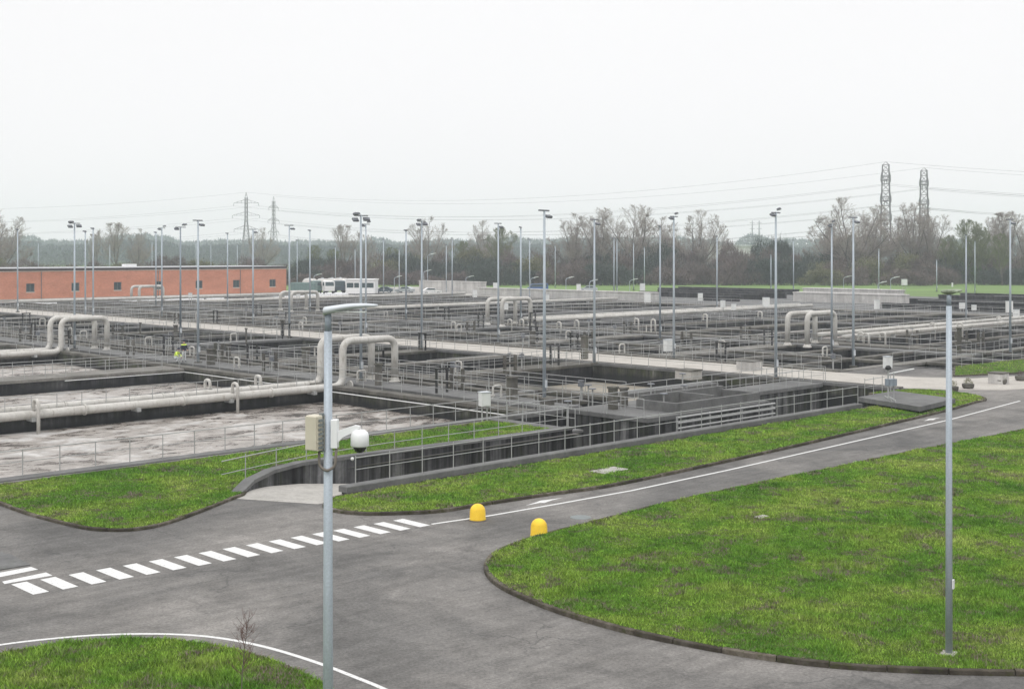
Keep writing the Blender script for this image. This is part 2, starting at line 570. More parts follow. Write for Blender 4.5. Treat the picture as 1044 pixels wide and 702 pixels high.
def link(name, me, parent=None, loc=(0, 0, 0), rz=0.0):
    o = bpy.data.objects.new(name, me)
    COL.objects.link(o)
    o.location = loc
    o.rotation_euler = (0, 0, rz)
    if parent is not None:
        o.parent = parent
    return o


GROUPS = {}


def tag(o, label, cat, group=None):
    o['label'] = label
    o['category'] = cat
    if group:
        o['group'] = group
    return o


def thing(name, label, cat, loc, rz=0.0, group=None):
    o = link(name, None, None, loc, rz)
    return tag(o, label, cat, group)


def struct(o, kind='structure'):
    o['kind'] = kind
    return o


def copy_tree(o, parent=None):
    c = o.copy()
    COL.objects.link(c)
    c.parent = parent
    for ch in list(o.children):
        copy_tree(ch, c)
    return c


ORD = ['', 'first', 'second', 'third', 'fourth', 'fifth', 'sixth', 'seventh', 'eighth', 'ninth', 'tenth', 'eleventh', 'twelfth', 'thirteenth', 'fourteenth',
       'fifteenth', 'sixteenth', 'seventeenth', 'eighteenth', 'nineteenth', 'twentieth']


def ordw(i):
    if i <= 20:
        return ORD[i]
    tens = {2: 'twenty', 3: 'thirty', 4: 'forty', 5: 'fifty', 6: 'sixty', 7: 'seventy'}
    if i % 10 == 0:
        return {2: 'twentieth', 3: 'thirtieth', 4: 'fortieth', 5: 'fiftieth', 6: 'sixtieth', 7: 'seventieth'}[i // 10]
    return tens[i // 10] + '-' + ORD[i % 10]


def count_off(objs, text, how='from the left', key=None):      # labels that count a row off
    objs = sorted(objs, key=key or (lambda o: screen_x(o.location)))
    n = len(objs)
    for i, o in enumerate(objs):
        if n == 1:
            o['label'] = text
        else:
            o['label'] = text + ', ' + ordw(i + 1) + ' ' + how


def fillet(pts, r, n=6):
    pts = [Vector(p) for p in pts]
    out = [pts[0]]
    for i in range(1, len(pts) - 1):
        a, b, c = pts[i - 1], pts[i], pts[i + 1]
        d0, d1 = (a - b).normalized(), (c - b).normalized()
        ang = d0.angle(d1)
        t = min(r / math.tan(ang / 2), (a - b).length * 0.48, (c - b).length * 0.48)
        p0, p1 = b + d0 * t, b + d1 * t
        for k in range(n + 1):
            s_ = k / n
            out.append(p0.lerp(b, s_).lerp(b.lerp(p1, s_), s_))
    out.append(pts[-1])
    return out


def smooth_line(pts, n=6, closed=False):             # Catmull-Rom through 2-D points
    out = []
    m = len(pts)
    rng = range(m) if closed else range(m - 1)
    for i in rng:
        if closed:
            p = [pts[(i + k) % m] for k in (-1, 0, 1, 2)]
        else:
            p = [pts[max(i - 1, 0)], pts[i], pts[i + 1], pts[min(i + 2, m - 1)]]
        for k in range(n):
            t = k / n
            out.append(tuple(0.5 * ((2 * p[1][d]) + (-p[0][d] + p[2][d]) * t + (2 * p[0][d] - 5 * p[1][d] + 4 * p[2][d] - p[3][d]) * t * t + (-p[0][d] + 3 * p[1][d] - 3 * p[2][d] + p[3][d]) * t ** 3) for d in (0, 1)))
    if not closed:
        out.append(tuple(pts[-1]))
    return out


def vnoise(x, y, seed=0):                            # smooth value noise on numpy arrays
    xi, yi = np.floor(x).astype(np.int64), np.floor(y).astype(np.int64)
    fx, fy = x - xi, y - yi
    fx, fy = fx * fx * (3 - 2 * fx), fy * fy * (3 - 2 * fy)

    def h(a, b):
        n = (a * 374761393 + b * 668265263 + seed * 974634777) & 0x7fffffff
        n = ((n ^ (n >> 13)) * 1274126177) & 0x7fffffff
        return ((n ^ (n >> 16)) & 0xffff) / 65535.0
    return (h(xi, yi) * (1 - fx) + h(xi + 1, yi) * fx) * (1 - fy) + (h(xi, yi + 1) * (1 - fx) + h(xi + 1, yi + 1) * fx) * fy


def inside(px, py, poly):
    r = np.zeros(len(px), bool)
    n = len(poly)
    for i in range(n):
        x0, y0 = poly[i]
        x1, y1 = poly[(i + 1) % n]
        c = ((y0 > py) != (y1 > py)) & (px < (x1 - x0) * (py - y0) / (y1 - y0 + 1e-12) + x0)
        r ^= c
    return r


# ------------------------------------------------------------------ the ground, with the pits left open
PITS = [(19.0, 76.5, 49.5, 236.0), (26.0, 66.0, 37.9, 42.3), (46.0, 76.5, 37.9, 49.5),
        (84.0, 178.0, 50.5, 236.0), (92.0, 178.0, 45.8, 50.5)]


def sheet(name, ulo, uhi, vlo, vhi, z, m, holes, extra_u=(), extra_v=()):
    us = sorted(set([ulo, uhi] + [h[i] for h in holes for i in (0, 1) if ulo < h[i] < uhi] + list(extra_u)))
    vs = sorted(set([vlo, vhi] + [h[i] for h in holes for i in (2, 3) if vlo < h[i] < vhi] + list(extra_v)))
    mb = MB()
    idx = {}
    for i, u in enumerate(us):
        for j, v in enumerate(vs):
            idx[i, j] = len(mb.v)
            mb.v.append((u, v, 0))
    for i in range(len(us) - 1):
        for j in range(len(vs) - 1):
            uc, vc = (us[i] + us[i + 1]) / 2, (vs[j] + vs[j + 1]) / 2
            if not any(h[0] < uc < h[1] and h[2] < vc < h[3] for h in holes):
                mb.f.append((idx[i, j], idx[i + 1, j], idx[i + 1, j + 1], idx[i, j + 1]))
    return struct(mb.build(name, m, None, (0, 0, z), ROT))


sheet('ground', -6000, 9000, -6000, 9000, -0.008, M['far_field'], PITS, (-40, 260, 600), (-40, 260, 600))
sheet('asphalt_road', -40, 300, -60, 50.5, 0.0, M['asphalt'], PITS)
MB().box(15, 180, 36, 240, -5.2, -5.0).build('tank_floor', M['wall'], None, (0, 0, 0), ROT)
struct(bpy.data.objects['tank_floor'])

# concrete road on its causeway
o = MB().box(77.0, 83.5, 50.5, 235.9, -3.0, 0.02).build('concrete_road', M['road_conc'], None, (0, 0, 0), ROT)
struct(o)
mb = MB().prism([(77.0, 50.5), (77.0, 41.2), (78.3, 38.8), (80.5, 36.3), (84, 35), (112, 34), (112, 38.6), (92, 39.2), (86.5, 41.2), (84.3, 44.5), (83.5, 50.5)], -0.2, 0.016)
struct(mb.build('concrete_road', M['road_conc'], None, (0, 0, 0), ROT))
for k, (a, b) in enumerate(((76.5, 77.0), (83.5, 84.1))):
    struct(MB().box(a, b, 50.5 if k else 41.5, 235.9, -3, 0.10).build('kerb', M['deck'], None, (0, 0, 0), ROT))
# apron and ramp into the sunken passage
mb = MB()
ru = [26.0, 27.0, 29, 33, 38, 43, 47]
rz = [0.002, -0.06, -0.25, -0.8, -1.5, -2.2, -2.75]
lo = [37.9, 37.95, 37.9, 37.9, 37.9, 37.9, 37.9]
hi = [41.2, 41.5, 41.9, 42.2, 42.3, 42.4, 42.5]
vs, fs = [], []
for u_, z_, a_, b_ in zip(ru, rz, lo, hi):
    vs += [(u_, a_, z_), (u_, b_, z_)]
for i in range(len(ru) - 1):
    fs.append((2 * i, 2 * i + 2, 2 * i + 3, 2 * i + 1))
mb.add(vs, fs)
struct(mb.build('ramp', M['apron'], None, (0, 0, 0), ROT))
struct(MB().prism([(24.75, 40.0), (26.35, 37.0), (28.8, 37.1), (28.8, 37.9), (26.0, 37.9), (26.0, 41.2)], -0.1, 0.008).build('pavement', M['apron'], None, (0, 0, 0), ROT))
struct(MB().box(46.9, 76.4, 37.95, 49.4, -3.0, -2.78).build('passage_floor', M['grey_deck'], None, (0, 0, 0), ROT))
# the pit corner under the narrow start of the ramp is filled by the retaining wall
# ------------------------------------------------------------------ grass islands with kerbs
BLADES = []


def island(outline_uv, z, name, kerb=True, dens=1.0, kerb_m='kerb', hmax=1.0, kerb_w=0.13):
    pts = outline_uv
    area = sum(pts[i][0] * pts[(i + 1) % len(pts)][1] - pts[(i + 1) % len(pts)][0] * pts[i][1] for i in range(len(pts)))
    if area < 0:
        pts = pts[::-1]
    struct(MB().prism(pts, -0.05, z).build(name, M['turf'], None, (0, 0, 0), ROT))
    if kerb:
        ring = []
        n = len(pts)
        for i in range(n):                           # resample into short pieces
            p, q = Vector(pts[i]), Vector(pts[(i + 1) % n])
            k_ = max(1, int((q - p).length / 0.25))
            if (q - p).length > 12:
                k_ = max(1, int((q - p).length / 1.0))
            ring += [p.lerp(q, j_ / k_) for j_ in range(k_)]
        n = len(ring)
        nrm = []
        for i in range(n):
            d = (ring[(i + 1) % n] - ring[i - 1]).normalized()
            nrm.append(Vector((d.y, -d.x)))
        mb = MB()
        i = 0
        while i < n:                                 # separate stones with open joints
            j = min(i + 4, n)
            zz = z + 0.02 + rnd.uniform(-0.008, 0.008)
            o_ = rnd.uniform(-0.006, 0.006)
            vs = []
            for k_ in range(i, j + 1):
                p, nn = ring[k_ % n], nrm[k_ % n]
                if k_ == j:
                    p = p.lerp(ring[(k_ - 1) % n], 0.07)
                a0, a1 = p + nn * 0.003, p + nn * (kerb_w + o_)
                a2 = p + nn * (kerb_w + o_ - 0.02)
                vs += [(a0.x, a0.y, -0.04), (a0.x, a0.y, zz), (a2.x, a2.y, zz), (a1.x, a1.y, zz - 0.02), (a1.x, a1.y, -0.04)]
            m_ = j - i
            fs = []
            for k_ in range(m_):
                for e in range(4):
                    fs.append((5 * k_ + e, 5 * k_ + e + 1, 5 * (k_ + 1) + e + 1, 5 * (k_ + 1) + e))
            fs += [(0, 4, 3, 2, 1), tuple(5 * m_ + e for e in range(5))]
            mb.add(vs, fs)
            i = j
        struct(mb.build('kerb', M[kerb_m], None, (0, 0, 0), ROT))
    BLADES.append((pts, z, dens, hmax))


def P(l):
    return [uvp(*p) for p in l]


right_isl = smooth_line(P([(800, 489), (735, 503), (680, 515), (620, 531), (560, 546), (528, 556), (507, 566), (499, 575), (499, 585), (512, 598), (540, 612), (580, 627), (640, 644), (700, 657), (780, 671), (860, 680), (950, 685), (1044, 687)])) 
right_isl += [(30.0, 8.0), (38, 3), (60, 0), (95, 0), (95, 26.6)] + [uvp(1044, 440), uvp(930, 462), uvp(850, 479)]
island(right_isl, 0.10, 'grass_verge', dens=1.0)
mid_isl = smooth_line([(27.3, 37.2), (26.3, 36.4), (26.05, 35.4), (26.5, 34.3), (27.6, 33.4)] + P([(450, 521.5), (500, 513.5), (560, 504.5), (620, 496), (700, 479.5), (800, 457.5), (880, 439), (960, 420), (990, 411.5), (1003, 407)]) + [(76.6, 38.0), (75.4, 40.6)]) + [(71.9, 41.0), (71.9, 37.2), (50, 37.2)]
island(mid_isl, 0.10, 'grass_verge', dens=0.9)
left_isl = smooth_line(P([(0, 513), (30, 524), (80, 537), (105, 540.5), (135, 540.5), (165, 535), (200, 523), (230, 511), (246, 505)]), 5) + [(26.4, 41.62), (27.6, 42.0), (29.2, 42.4), (32, 42.62), (36, 42.77), (45.7, 42.85), (45.7, 48.3), (17.6, 48.3)]
island(left_isl, 0.08, 'grass_verge', dens=0.9)
low_isl = smooth_line(P([(0, 667), (50, 659), (110, 653), (170, 653), (230, 661), (280, 675), (315, 690), (338, 705), (360, 735)]), 5) + [(14, 10), (0, 10), (0, 30)]
island(low_isl, 0.05, 'grass_verge', kerb=False, dens=1.0, hmax=1.3)
right_far = [(87, 42.8), (92, 40.6), (112, 40.2), (130, 40), (130, 45), (112, 44.6), (94, 46.2)]
island(right_far, 0.08, 'grass_verge', dens=0.12)
# small concrete pad on the left with a weedy joint
_pd = P([(-70, 594), (-5, 582), (31, 576), (12, 566), (-40, 552), (-120, 545)])
struct(MB().prism(_pd, 0.0, 0.03).build('pavement', M['grey_deck'], None, (0, 0, 0), ROT))


def blades_mesh(pts, z, dens, hmax):
    us, vs = [p[0] for p in pts], [p[1] for p in pts]
    out_v, out_f = [], []
    u0, u1, v0, v1 = max(min(us), 6), min(max(us), 140), max(min(vs), 0), max(vs)
    n = int((u1 - u0) * (v1 - v0) * 900 * dens)
    n = min(n, 4500000)
    u = npr.uniform(u0, u1, n)
    v = npr.uniform(v0, v1, n)
    x, y = u * UX + v * VX, u * UY + v * VY
    keep = (y > 18) & (np.abs(x) < y * 0.43 + 1.5) & (y < 140)
    # fewer, broader blades further away
    keep &= npr.uniform(0, 1, n) < np.clip((34.0 / np.maximum(y, 1)) ** 1.5, 0.05, 1.0)
    u, v, x, y = u[keep], v[keep], x[keep], y[keep]
    keep = inside(u, v, pts)
    u, v, x, y = u[keep], v[keep], x[keep], y[keep]
    n = len(u)
    if n == 0:
        return None
    clump = vnoise(u * 0.8, v * 0.8, 1) * 0.5 + vnoise(u * 2.6, v * 2.6, 2) * 0.5
    tall = np.clip((clump - 0.35) * 2.2, 0.15, 1.4)
    hgt = (0.035 + 0.08 * tall * npr.uniform(0.5, 1.3, n)) * hmax
    wid = 0.0095 * np.clip(y / 26.0, 1, 5) * npr.uniform(0.8, 1.6, n)
    a = npr.uniform(0, 2 * np.pi, n)
    lean = npr.uniform(0.25, 0.95, n) * hgt
    b = npr.uniform(0, 2 * np.pi, n)
    V = np.empty((n, 3, 3), np.float32)
    V[:, 0, 0] = x - np.cos(a) * wid
    V[:, 0, 1] = y - np.sin(a) * wid
    V[:, 1, 0] = x + np.cos(a) * wid
    V[:, 1, 1] = y + np.sin(a) * wid
    V[:, 0, 2] = V[:, 1, 2] = z - 0.005
    V[:, 2, 0] = x + np.cos(b) * lean
    V[:, 2, 1] = y + np.sin(b) * lean
    V[:, 2, 2] = z + hgt
    # ragged growth over the kerb
    E_ = []
    npt = len(pts)
    for i in range(npt):
        p, q = np.array(pts[i]), np.array(pts[(i + 1) % npt])
        ln = float(np.linalg.norm(q - p))
        d = (q - p) / max(ln, 1e-6)
        for k in range(int(ln * 46)):
            w_ = p + (q - p) * npr.random() + np.array([d[1], -d[0]]) * npr.uniform(-0.05, 0.05)
            ex, ey = w_[0] * UX + w_[1] * VX, w_[0] * UY + w_[1] * VY
            if ey < 18 or ey > 90 or abs(ex) > ey * 0.43 + 1:
                continue
            if vnoise(np.array([w_[0] * 1.7]), np.array([w_[1] * 1.7]), 6)[0] < 0.42:
                continue
            sc = 0.012 * max(1, ey / 28)
            a_, b_ = npr.uniform(0, 6.28), npr.uniform(0, 6.28)
            hh = npr.uniform(0.06, 0.15)
            E_ += [(ex - math.cos(a_) * sc, ey - math.sin(a_) * sc, z), (ex + math.cos(a_) * sc, ey + math.sin(a_) * sc, z), (ex + math.cos(b_) * hh * .8, ey + math.sin(b_) * hh * .8, z + hh * 0.7)]
    V = V.reshape(-1, 3)
    return np.concatenate([V, np.array(E_, np.float32)]) if E_ else V


def tri_mesh(name, V, m):
    me = bpy.data.meshes.new(name)
    nv = len(V)
    nf = nv // 3
    me.vertices.add(nv)
    me.vertices.foreach_set('co', np.asarray(V, np.float32).ravel())
    me.loops.add(nv)
    me.loops.foreach_set('vertex_index', np.arange(nv, dtype=np.int32))
    me.polygons.add(nf)
    me.polygons.foreach_set('loop_start', np.arange(0, nv, 3, dtype=np.int32))
    try:
        me.polygons.foreach_set('loop_total', np.full(nf, 3, dtype=np.int32))
    except Exception:
        pass
    me.materials.append(m)
    me.update(calc_edges=True)
    return me


for b in BLADES:
    V = blades_mesh(*b)
    if V is not None:
        struct(link('grass', tri_mesh('grass', V, M['blades'])), 'stuff')

# ------------------------------------------------------------------ road markings
mk = []
def marking(quad, z=0.005):
    mb = MB()
    mb.add([(x, y, 0) for x, y in quad], [tuple(range(len(quad)))])
    o = mb.build('road_marking', M['marking'], None, (0, 0, z), ROT)
    struct(o)


def band(path, w, z=0.005):
    mb = MB()
    n = len(path)
    vs = []
    for i in range(n):
        a, b = Vector(path[max(i - 1, 0)]), Vector(path[min(i + 1, n - 1)])
        d = (b - a).normalized()
        nn = Vector((-d.y, d.x)) * w / 2
        p = Vector(path[i])
        vs += [(p.x + nn.x, p.y + nn.y, 0), (p.x - nn.x, p.y - nn.y, 0)]
    mb.add(vs, [(2 * i, 2 * i + 1, 2 * i + 3, 2 * i + 2) for i in range(n - 1)])
    struct(mb.build('road_marking', M['marking'], None, (0, 0, z), ROT))


NST = 17
for k in range(NST):
    u0 = 14.0 + k * (26.55 - 14.0) / (NST - 1)
    v0 = 33.85 - 0.9 * k / (NST - 1)
    marking([(u0, v0 - 1.42), (u0 + 0.43, v0 - 1.42), (u0 + 0.43, v0), (u0, v0)])
marking(P([(-60, 594.5), (31.6, 577.6), (38.8, 580.2), (-60, 600)]))
marking(P([(2, 592.5), (47, 583.2), (53.5, 586.3), (4.5, 595)]))
band(P([(440, 534), (500, 525.3), (572, 512.8), (643, 500), (744, 478.6), (860, 452.3), (968, 427.7), (1040, 408.5)]), 0.13)
band(smooth_line(P([(-60, 668), (0, 657), (60, 650), (110, 646.5), (170, 646), (220, 649.5), (270, 659), (320, 674), (360, 689), (400, 706), (450, 735)]), 6), 0.12)
# worn arrow heads by the verge
for (cu, cv) in (uvp(553, 511.2), uvp(949, 427.4)):
    marking([(cu - 0.9, cv - .05), (cu - .2, cv - .08), (cu - .1, cv - .2), (cu + .45, cv - .05), (cu + 1.1, cv - .0), (cu + .45, cv + .1), (cu + .1, cv + .2), (cu - .2, cv + .1)])

# ------------------------------------------------------------------ tanks: walls with coping and stained face
WALLS = []


def tank_wall(u0, u1, v0, v1, label, top=0.0, bottom=-3.2, lip=0.07, cop=0.22, cap_m='deck', face_m='wall', name='tank_wall', group=None):
    t = thing(name, label, 'tank wall', W((u0 + u1) / 2, (v0 + v1) / 2, bottom), ROT, group)
    hu, hv, h = (u1 - u0) / 2, (v1 - v0) / 2, top - bottom
    if cap_m == 'deck':
        cap_m = rnd.choice(('deck', 'deck', 'pale_deck', 'grey_deck'))
    MB().box(-hu + lip, hu - lip, -hv + lip, hv - lip, 0, h - cop - 0.002).build('wall_face', M[face_m], t)
    MB().bev(-hu, hu, -hv, hv, h - cop, h, 0.025).build('coping', M[cap_m], t)
    WALLS.append(t)
    return t


def water(u0, u1, v0, v1, z, m):
    o = MB().add([(u0, v0, z), (u1, v0, z), (u1, v1, z), (u0, v1, z)], [(0, 1, 2, 3)]).build('tank_water', M[m], None, (0, 0, 0), ROT)
    struct(o)


L = [50.0, 69.8, 89.3, 110.9, 131.5, 152.5, 173.5, 194.5, 215.5]      # the cross walls, front to back
# near aeration basins, u < 50
water(19, 49.9, 50.0, 131, -1.0, 'foam')
tank_wall(18.6, 52.2, 49.2, 49.9, 'low concrete edge between the front grass and the foaming basin', top=0.06, cap_m='grey_deck')
tank_wall(19, 49.7, 69.0, 70.5, 'concrete dividing wall under the two long pale pipes of the nearest basins', top=-0.12, face_m='far_wall')
tank_wall(19, 49.7, 87.4, 90.6, 'broad mossy concrete walkway behind the second foaming basin where the two workers stand', top=0.05, face_m='wall')
tank_wall(30, 49.7, 110.0, 111.6, 'dividing wall under the left pair of pale pipes', top=-0.12, face_m='far_wall')
tank_wall(40, 49.7, 130.0, 132.6, 'walkway beyond the left pipe pair at the picture edge')
# end wall and the cross deck with its channels, running along v
water(50, 60, 50, 235, -1.6, 'dark_water')
tank_wall(49.72, 50.6, 49.92, 234, 'long mossy end wall closing the foaming basins at their right end', top=0.14, face_m='mosswall')
tank_wall(52.2, 54.5, 49.92, 234, 'cross walkway carrying the nearest row of tall light masts', top=0.03)
tank_wall(55.9, 56.8, 51.5, 234, 'narrow channel wall right behind the near mast row', top=0.03)
tank_wall(58.6, 60.2, 51.5, 234, 'mossy cross walkway in front of the dark settling tanks', top=0.03)
for k, v_ in enumerate((58, 64, 74, 80, 85.5, 96, 103, 118, 124, 138, 146, 160)):
    tank_wall(54.52, 58.58, v_ - 0.45, v_ + 0.45, 'short slab bridging the channel', top=0.0, cop=0.15)
_br = WALLS[-12:]
# settling tanks between the cross walkway and the concrete road
water(60, 76.6, 50, 70, -1.5, 'sludge')
water(60, 76.6, 70, 236, -1.3, 'dark_water')
A_cross = []
for i, v_ in enumerate(L):
    if i == 0:
        continue
    A_cross.append(tank_wall(60.22, 76.45, v_ - 1.25, v_ + 1.25, 'x'))
for i in range(1, len(L) - 1):
    vm = (L[i] + L[i + 1]) / 2
    A_cross.append(tank_wall(60.22, 76.45, vm - 0.5, vm + 0.5, 'x'))
A_cross.append(tank_wall(60.22, 76.45, 59.0, 59.5, 'x', top=-1.0, cop=0.1, face_m='far_wall'))
tank_wall(76.1, 76.49, 41.5, 235, 'tall mossy retaining wall along the near side of the pale concrete road', top=0.08, face_m='mosswall')
# thick wall between first settling tank and sunken passage
tank_wall(52.9, 76.05, 47.02, 49.6, 'broad grey wall top running from the sludge chambers to the concrete road', top=0.0, face_m='trench', cap_m='grey_deck', bottom=-3.0, cop=0.25)
# the front platform with chambers
t = tank_wall(52.9, 64.5, 43.6, 47.0, 'dark concrete platform with open chambers standing in the sunken passage', top=0.0, bottom=-3.0, cap_m='grey_deck', name='chamber_platform', cop=0.25, face_m='trench')
t['category'] = 'platform'
hv0 = (47.0 - 43.6) / 2
def upstand(u0, u1, v0, v1, h=0.55):
    MB().bev(u0 - 58.7, u1 - 58.7, v0 - 45.3, v1 - 45.3, 3.001, 3.0 + h, 0.02).build('chamber_wall', M['grey_deck'], t)
upstand(56.0, 63.9, 43.9, 44.12)
upstand(56.0, 63.9, 46.6, 46.85, 0.75)
upstand(63.68, 63.9, 44.13, 46.59)
upstand(55.78, 55.99, 43.9, 46.85)
upstand(59.5, 59.7, 44.13, 46.59, 0.7)
tank_wall(45.8, 46.6, 42.6, 49.1, 'pale kerb wall closing the grassy bank at the sunken passage', top=0.12, bottom=-3, cap_m='deck', cop=0.12, face_m='trench')
# retaining walls of the ramp
t = thing('retaining_wall', 'curved dark retaining wall rising beside the ramp, grass above it', 'retaining wall', (0, 0, 0), ROT)
path = [(25.3, 40.35), (26.3, 41.1), (27.6, 41.7), (29.2, 42.1), (32, 42.35), (36, 42.5), (41, 42.55), (45.78, 42.6)]
base = [0.05, 0.0, -0.1, -0.28, -0.65, -1.25, -2.0, -2.7]
topz = [0.12, 0.35, 0.50, 0.56, 0.50, 0.42, 0.36, 0.34]
def wall_path(path, base, topz, w0, w1):
    mb = MB()
    n = len(path)
    rows = []
    for i, p in enumerate(path):
        a, b = Vector(path[max(i - 1, 0)]), Vector(path[min(i + 1, n - 1)])
        d = (b - a).normalized()
        nn = Vector((-d.y, d.x))
        q0, q1 = Vector(p) + nn * w0, Vector(p) + nn * w1
        rows.append([(q0.x, q0.y, base[i]), (q0.x, q0.y, topz[i]), (q1.x, q1.y, topz[i]), (q1.x, q1.y, base[i])])
    vs = [q for r_ in rows for q in r_]
    fs = []
    for i in range(n - 1):
        for k in range(4):
            k2 = (k + 1) % 4
            fs.append((4 * i + k, 4 * (i + 1) + k, 4 * (i + 1) + k2, 4 * i + k2))
    fs += [(0, 1, 2, 3), tuple(4 * (n - 1) + k for k in (3, 2, 1, 0))]
    return mb.add(vs, fs)
wall_path(path, [b - 0.3 for b in base], [z - 0.14 for z in topz], 0.0, 0.3).build('wall_face', M['trench'], t)
wall_path(path, [z - 0.138 for z in topz], topz, -0.05, 0.42).build('coping', M['grey_deck'], t)
t = thing('retaining_wall', 'low concrete kerb wall under the front railing of the sunken passage', 'retaining wall', W(46.3, 37.75, 0), ROT)
MB().box(-18.2, 18.4, -0.2, 0.16, -3.2, 0.10).build('wall_face', M['wall'], t)
MB().bev(-18.3, 18.45, -0.3, 0.22, 0.102, 0.34, 0.03).build('coping', M['grey_deck'], t)
# outlet slab
t = thing('outlet_slab', 'grey concrete slab raised over the far end of the sunken passage', 'slab', W(68.2, 37.1, 0), ROT)
sp = [uvp(x_, y_, 0.5) for x_, y_ in ((875, 404.5), (938, 414.5), (974, 406.0), (912, 398.0))]
sp = [(a_ - 68.2, b_ - 37.1) for a_, b_ in sp]
MB().prism(sp, 0.24, 0.5).build('slab', M['grey_deck'], t)
cx_, cy_ = sum(p[0] for p in sp) / 4, sum(p[1] for p in sp) / 4
MB().prism([(cx_ + (a_ - cx_) * 0.86, cy_ + (b_ - cy_) * 0.86) for a_, b_ in sp], -3.0, 0.238).build('wall_face', M['trench'], t)

# tanks beyond the road
water(84.1, 112, 50.5, 236, -1.7, 'dark_water')
water(112, 178, 50.5, 236, -1.3, 'foam2')
water(112, 178, 70, 90, -0.8, 'foam')
B_cross, C_cross = [], []
water(92, 178, 45.8, 50.5, -1.5, 'dark_water')
tank_wall(91.4, 178, 45.2, 46.4, 'long tank edge wall running to the right picture edge behind the grass patch', face_m='far_wall')
_rx = [tank_wall(u_, u_ + 0.9, 46.42, 50.28, 'x', face_m='far_wall') for u_ in (91.5, 97, 103, 109.5, 118, 128, 140)]
tank_wall(84.3, 106, 50.3, 51.6, 'front edge wall of the tanks right of the concrete road', face_m='mosswall')
for i, v_ in enumerate(L[1:]):
    B_cross.append(tank_wall(84.3, 106, v_ - 1.3, v_ + 1.3, 'x', face_m='far_wall'))
for i in range(0, len(L) - 1):
    for fr in (0.33, 0.66):
        vm = L[i] + (L[i + 1] - L[i]) * fr
        B_cross.append(tank_wall(84.3, 106, vm - 0.4, vm + 0.4, 'x', face_m='far_wall'))
tank_wall(84.15, 86.0, 50.5, 235, 'walkway strip along the far side of the pale concrete road', top=0.02)
tank_wall(94.8, 96.0, 52, 235, 'cross wall halfway across the tanks beyond the concrete road', top=0.02)
tank_wall(106.02, 108.0, 50.5, 235, 'cross walkway before the far pipe loops', top=0.02)
tank_wall(109.6, 112.4, 50.5, 235, 'mossy cross wall just behind the far pipe loops', top=0.02, face_m='mosswall')
for i, v_ in enumerate(L):
    C_cross.append(tank_wall(112.42, 177.0, v_ - (1.3 if i else -0.6), v_ + 1.3, 'x', face_m='far_wall'))
for i in range(0, len(L) - 1):
    vm = (L[i] + L[i + 1]) / 2
    C_cross.append(tank_wall(112.42, 177.0, vm - 0.5, vm + 0.5, 'x', face_m='far_wall'))
tank_wall(143, 145, 52, 235, 'cross wall midway through the farthest foaming basins', top=0.02)
tank_wall(176.0, 178.2, 50.5, 235, 'cross wall at the far end of the basins', top=0.05)
byv = lambda o: uv_of(o.location.x, o.location.y)[1]
count_off(_br, 'short slab bridging the channel behind the near masts', 'from the front', byv)
count_off(A_cross, 'concrete wall between the dark settling tanks', 'from the front', byv)
count_off(B_cross, 'concrete wall between tanks just beyond the pale road', 'from the front', byv)
count_off(C_cross, 'weathered wall between the farthest foaming basins', 'from the front', byv)
count_off(_rx, 'short cross wall in the tank strip at the right edge')
for lst, g in ((_rx, 'short cross walls at right'), (_br, 'channel slabs'), (A_cross, 'settling tank walls'), (B_cross, 'tank walls beyond the road'), (C_cross, 'far basin walls')):
    for o in lst:
        o['group'] = g

# walls above ground at the far side of the plant
def long_wall(u0, u1, v0, v1, h, label, m='pale_wall', name='concrete_wall'):
    t = thing(name, label, 'wall', W((u0 + u1) / 2, (v0 + v1) / 2, -0.05), ROT)
    hu, hv = (u1 - u0) / 2, (v1 - v0) / 2
    MB().box(-hu, hu, -hv, hv, 0, h - 0.15).build('wall_face', M[m], t)
    MB().bev(-hu - 0.1, hu + 0.1, -hv - 0.1, hv + 0.1, h - 0.148, h + 0.05, 0.03).build('coping', M['pale_wall' if m == 'pale_wall' else 'far_wall'], t)
    return t
long_wall(181, 183, 148, 196, 1.7, 'long pale concrete wall before the parked cars')
long_wall(190, 192, 205, 226, 2.6, 'pale wall just right of the white gate hut')
long_wall(200, 202.5, 108, 130, 1.8, 'lower of the two pale channel walls at right')
long_wall(222, 225, 121, 142, 1.9, 'upper of the two pale channel walls at right, in front of the shrubs')
far_dark = []
for (u0, u1, v0, v1, h) in ((186, 187, 50, 104, 0.9), (196, 197, 50, 103, 1.1), (208, 209, 50, 112, 0.9), (225, 226, 48, 114, 1.1), (238, 239, 48, 116, 1.1),
                            (192, 193, 137, 146, 1.0), (201, 202, 138, 168, 1.1), (212, 213, 140, 172, 1.1), (222, 223, 148, 180, 1.2), (232, 233, 150, 182, 1.2)):
    far_dark.append(long_wall(u0, u1, v0, v1, h, 'x', 'wall', 'tank_wall'))
    far_dark[-1]['category'] = 'tank wall'
    far_dark[-1]['group'] = 'low dark tank walls before the far meadow'
count_off(far_dark, 'low dark tank wall before the far meadow', 'from the left')
struct(MB().box(179, 243, 46, 183, -0.004, 0.002).build('yard', M['grey_deck'], None, (0, 0, 0), ROT))
struct(MB().box(179, 215, 184, 260, -0.004, 0.004).build('yard', M['apron'], None, (0, 0, 0), ROT))

# ------------------------------------------------------------------ railings
POST = MB().tube([(0, 0, 0), (0, 0, 1.05)], 0.021, 6).mesh('post', M['rail'])
RG = 'galvanised railings around the tanks'


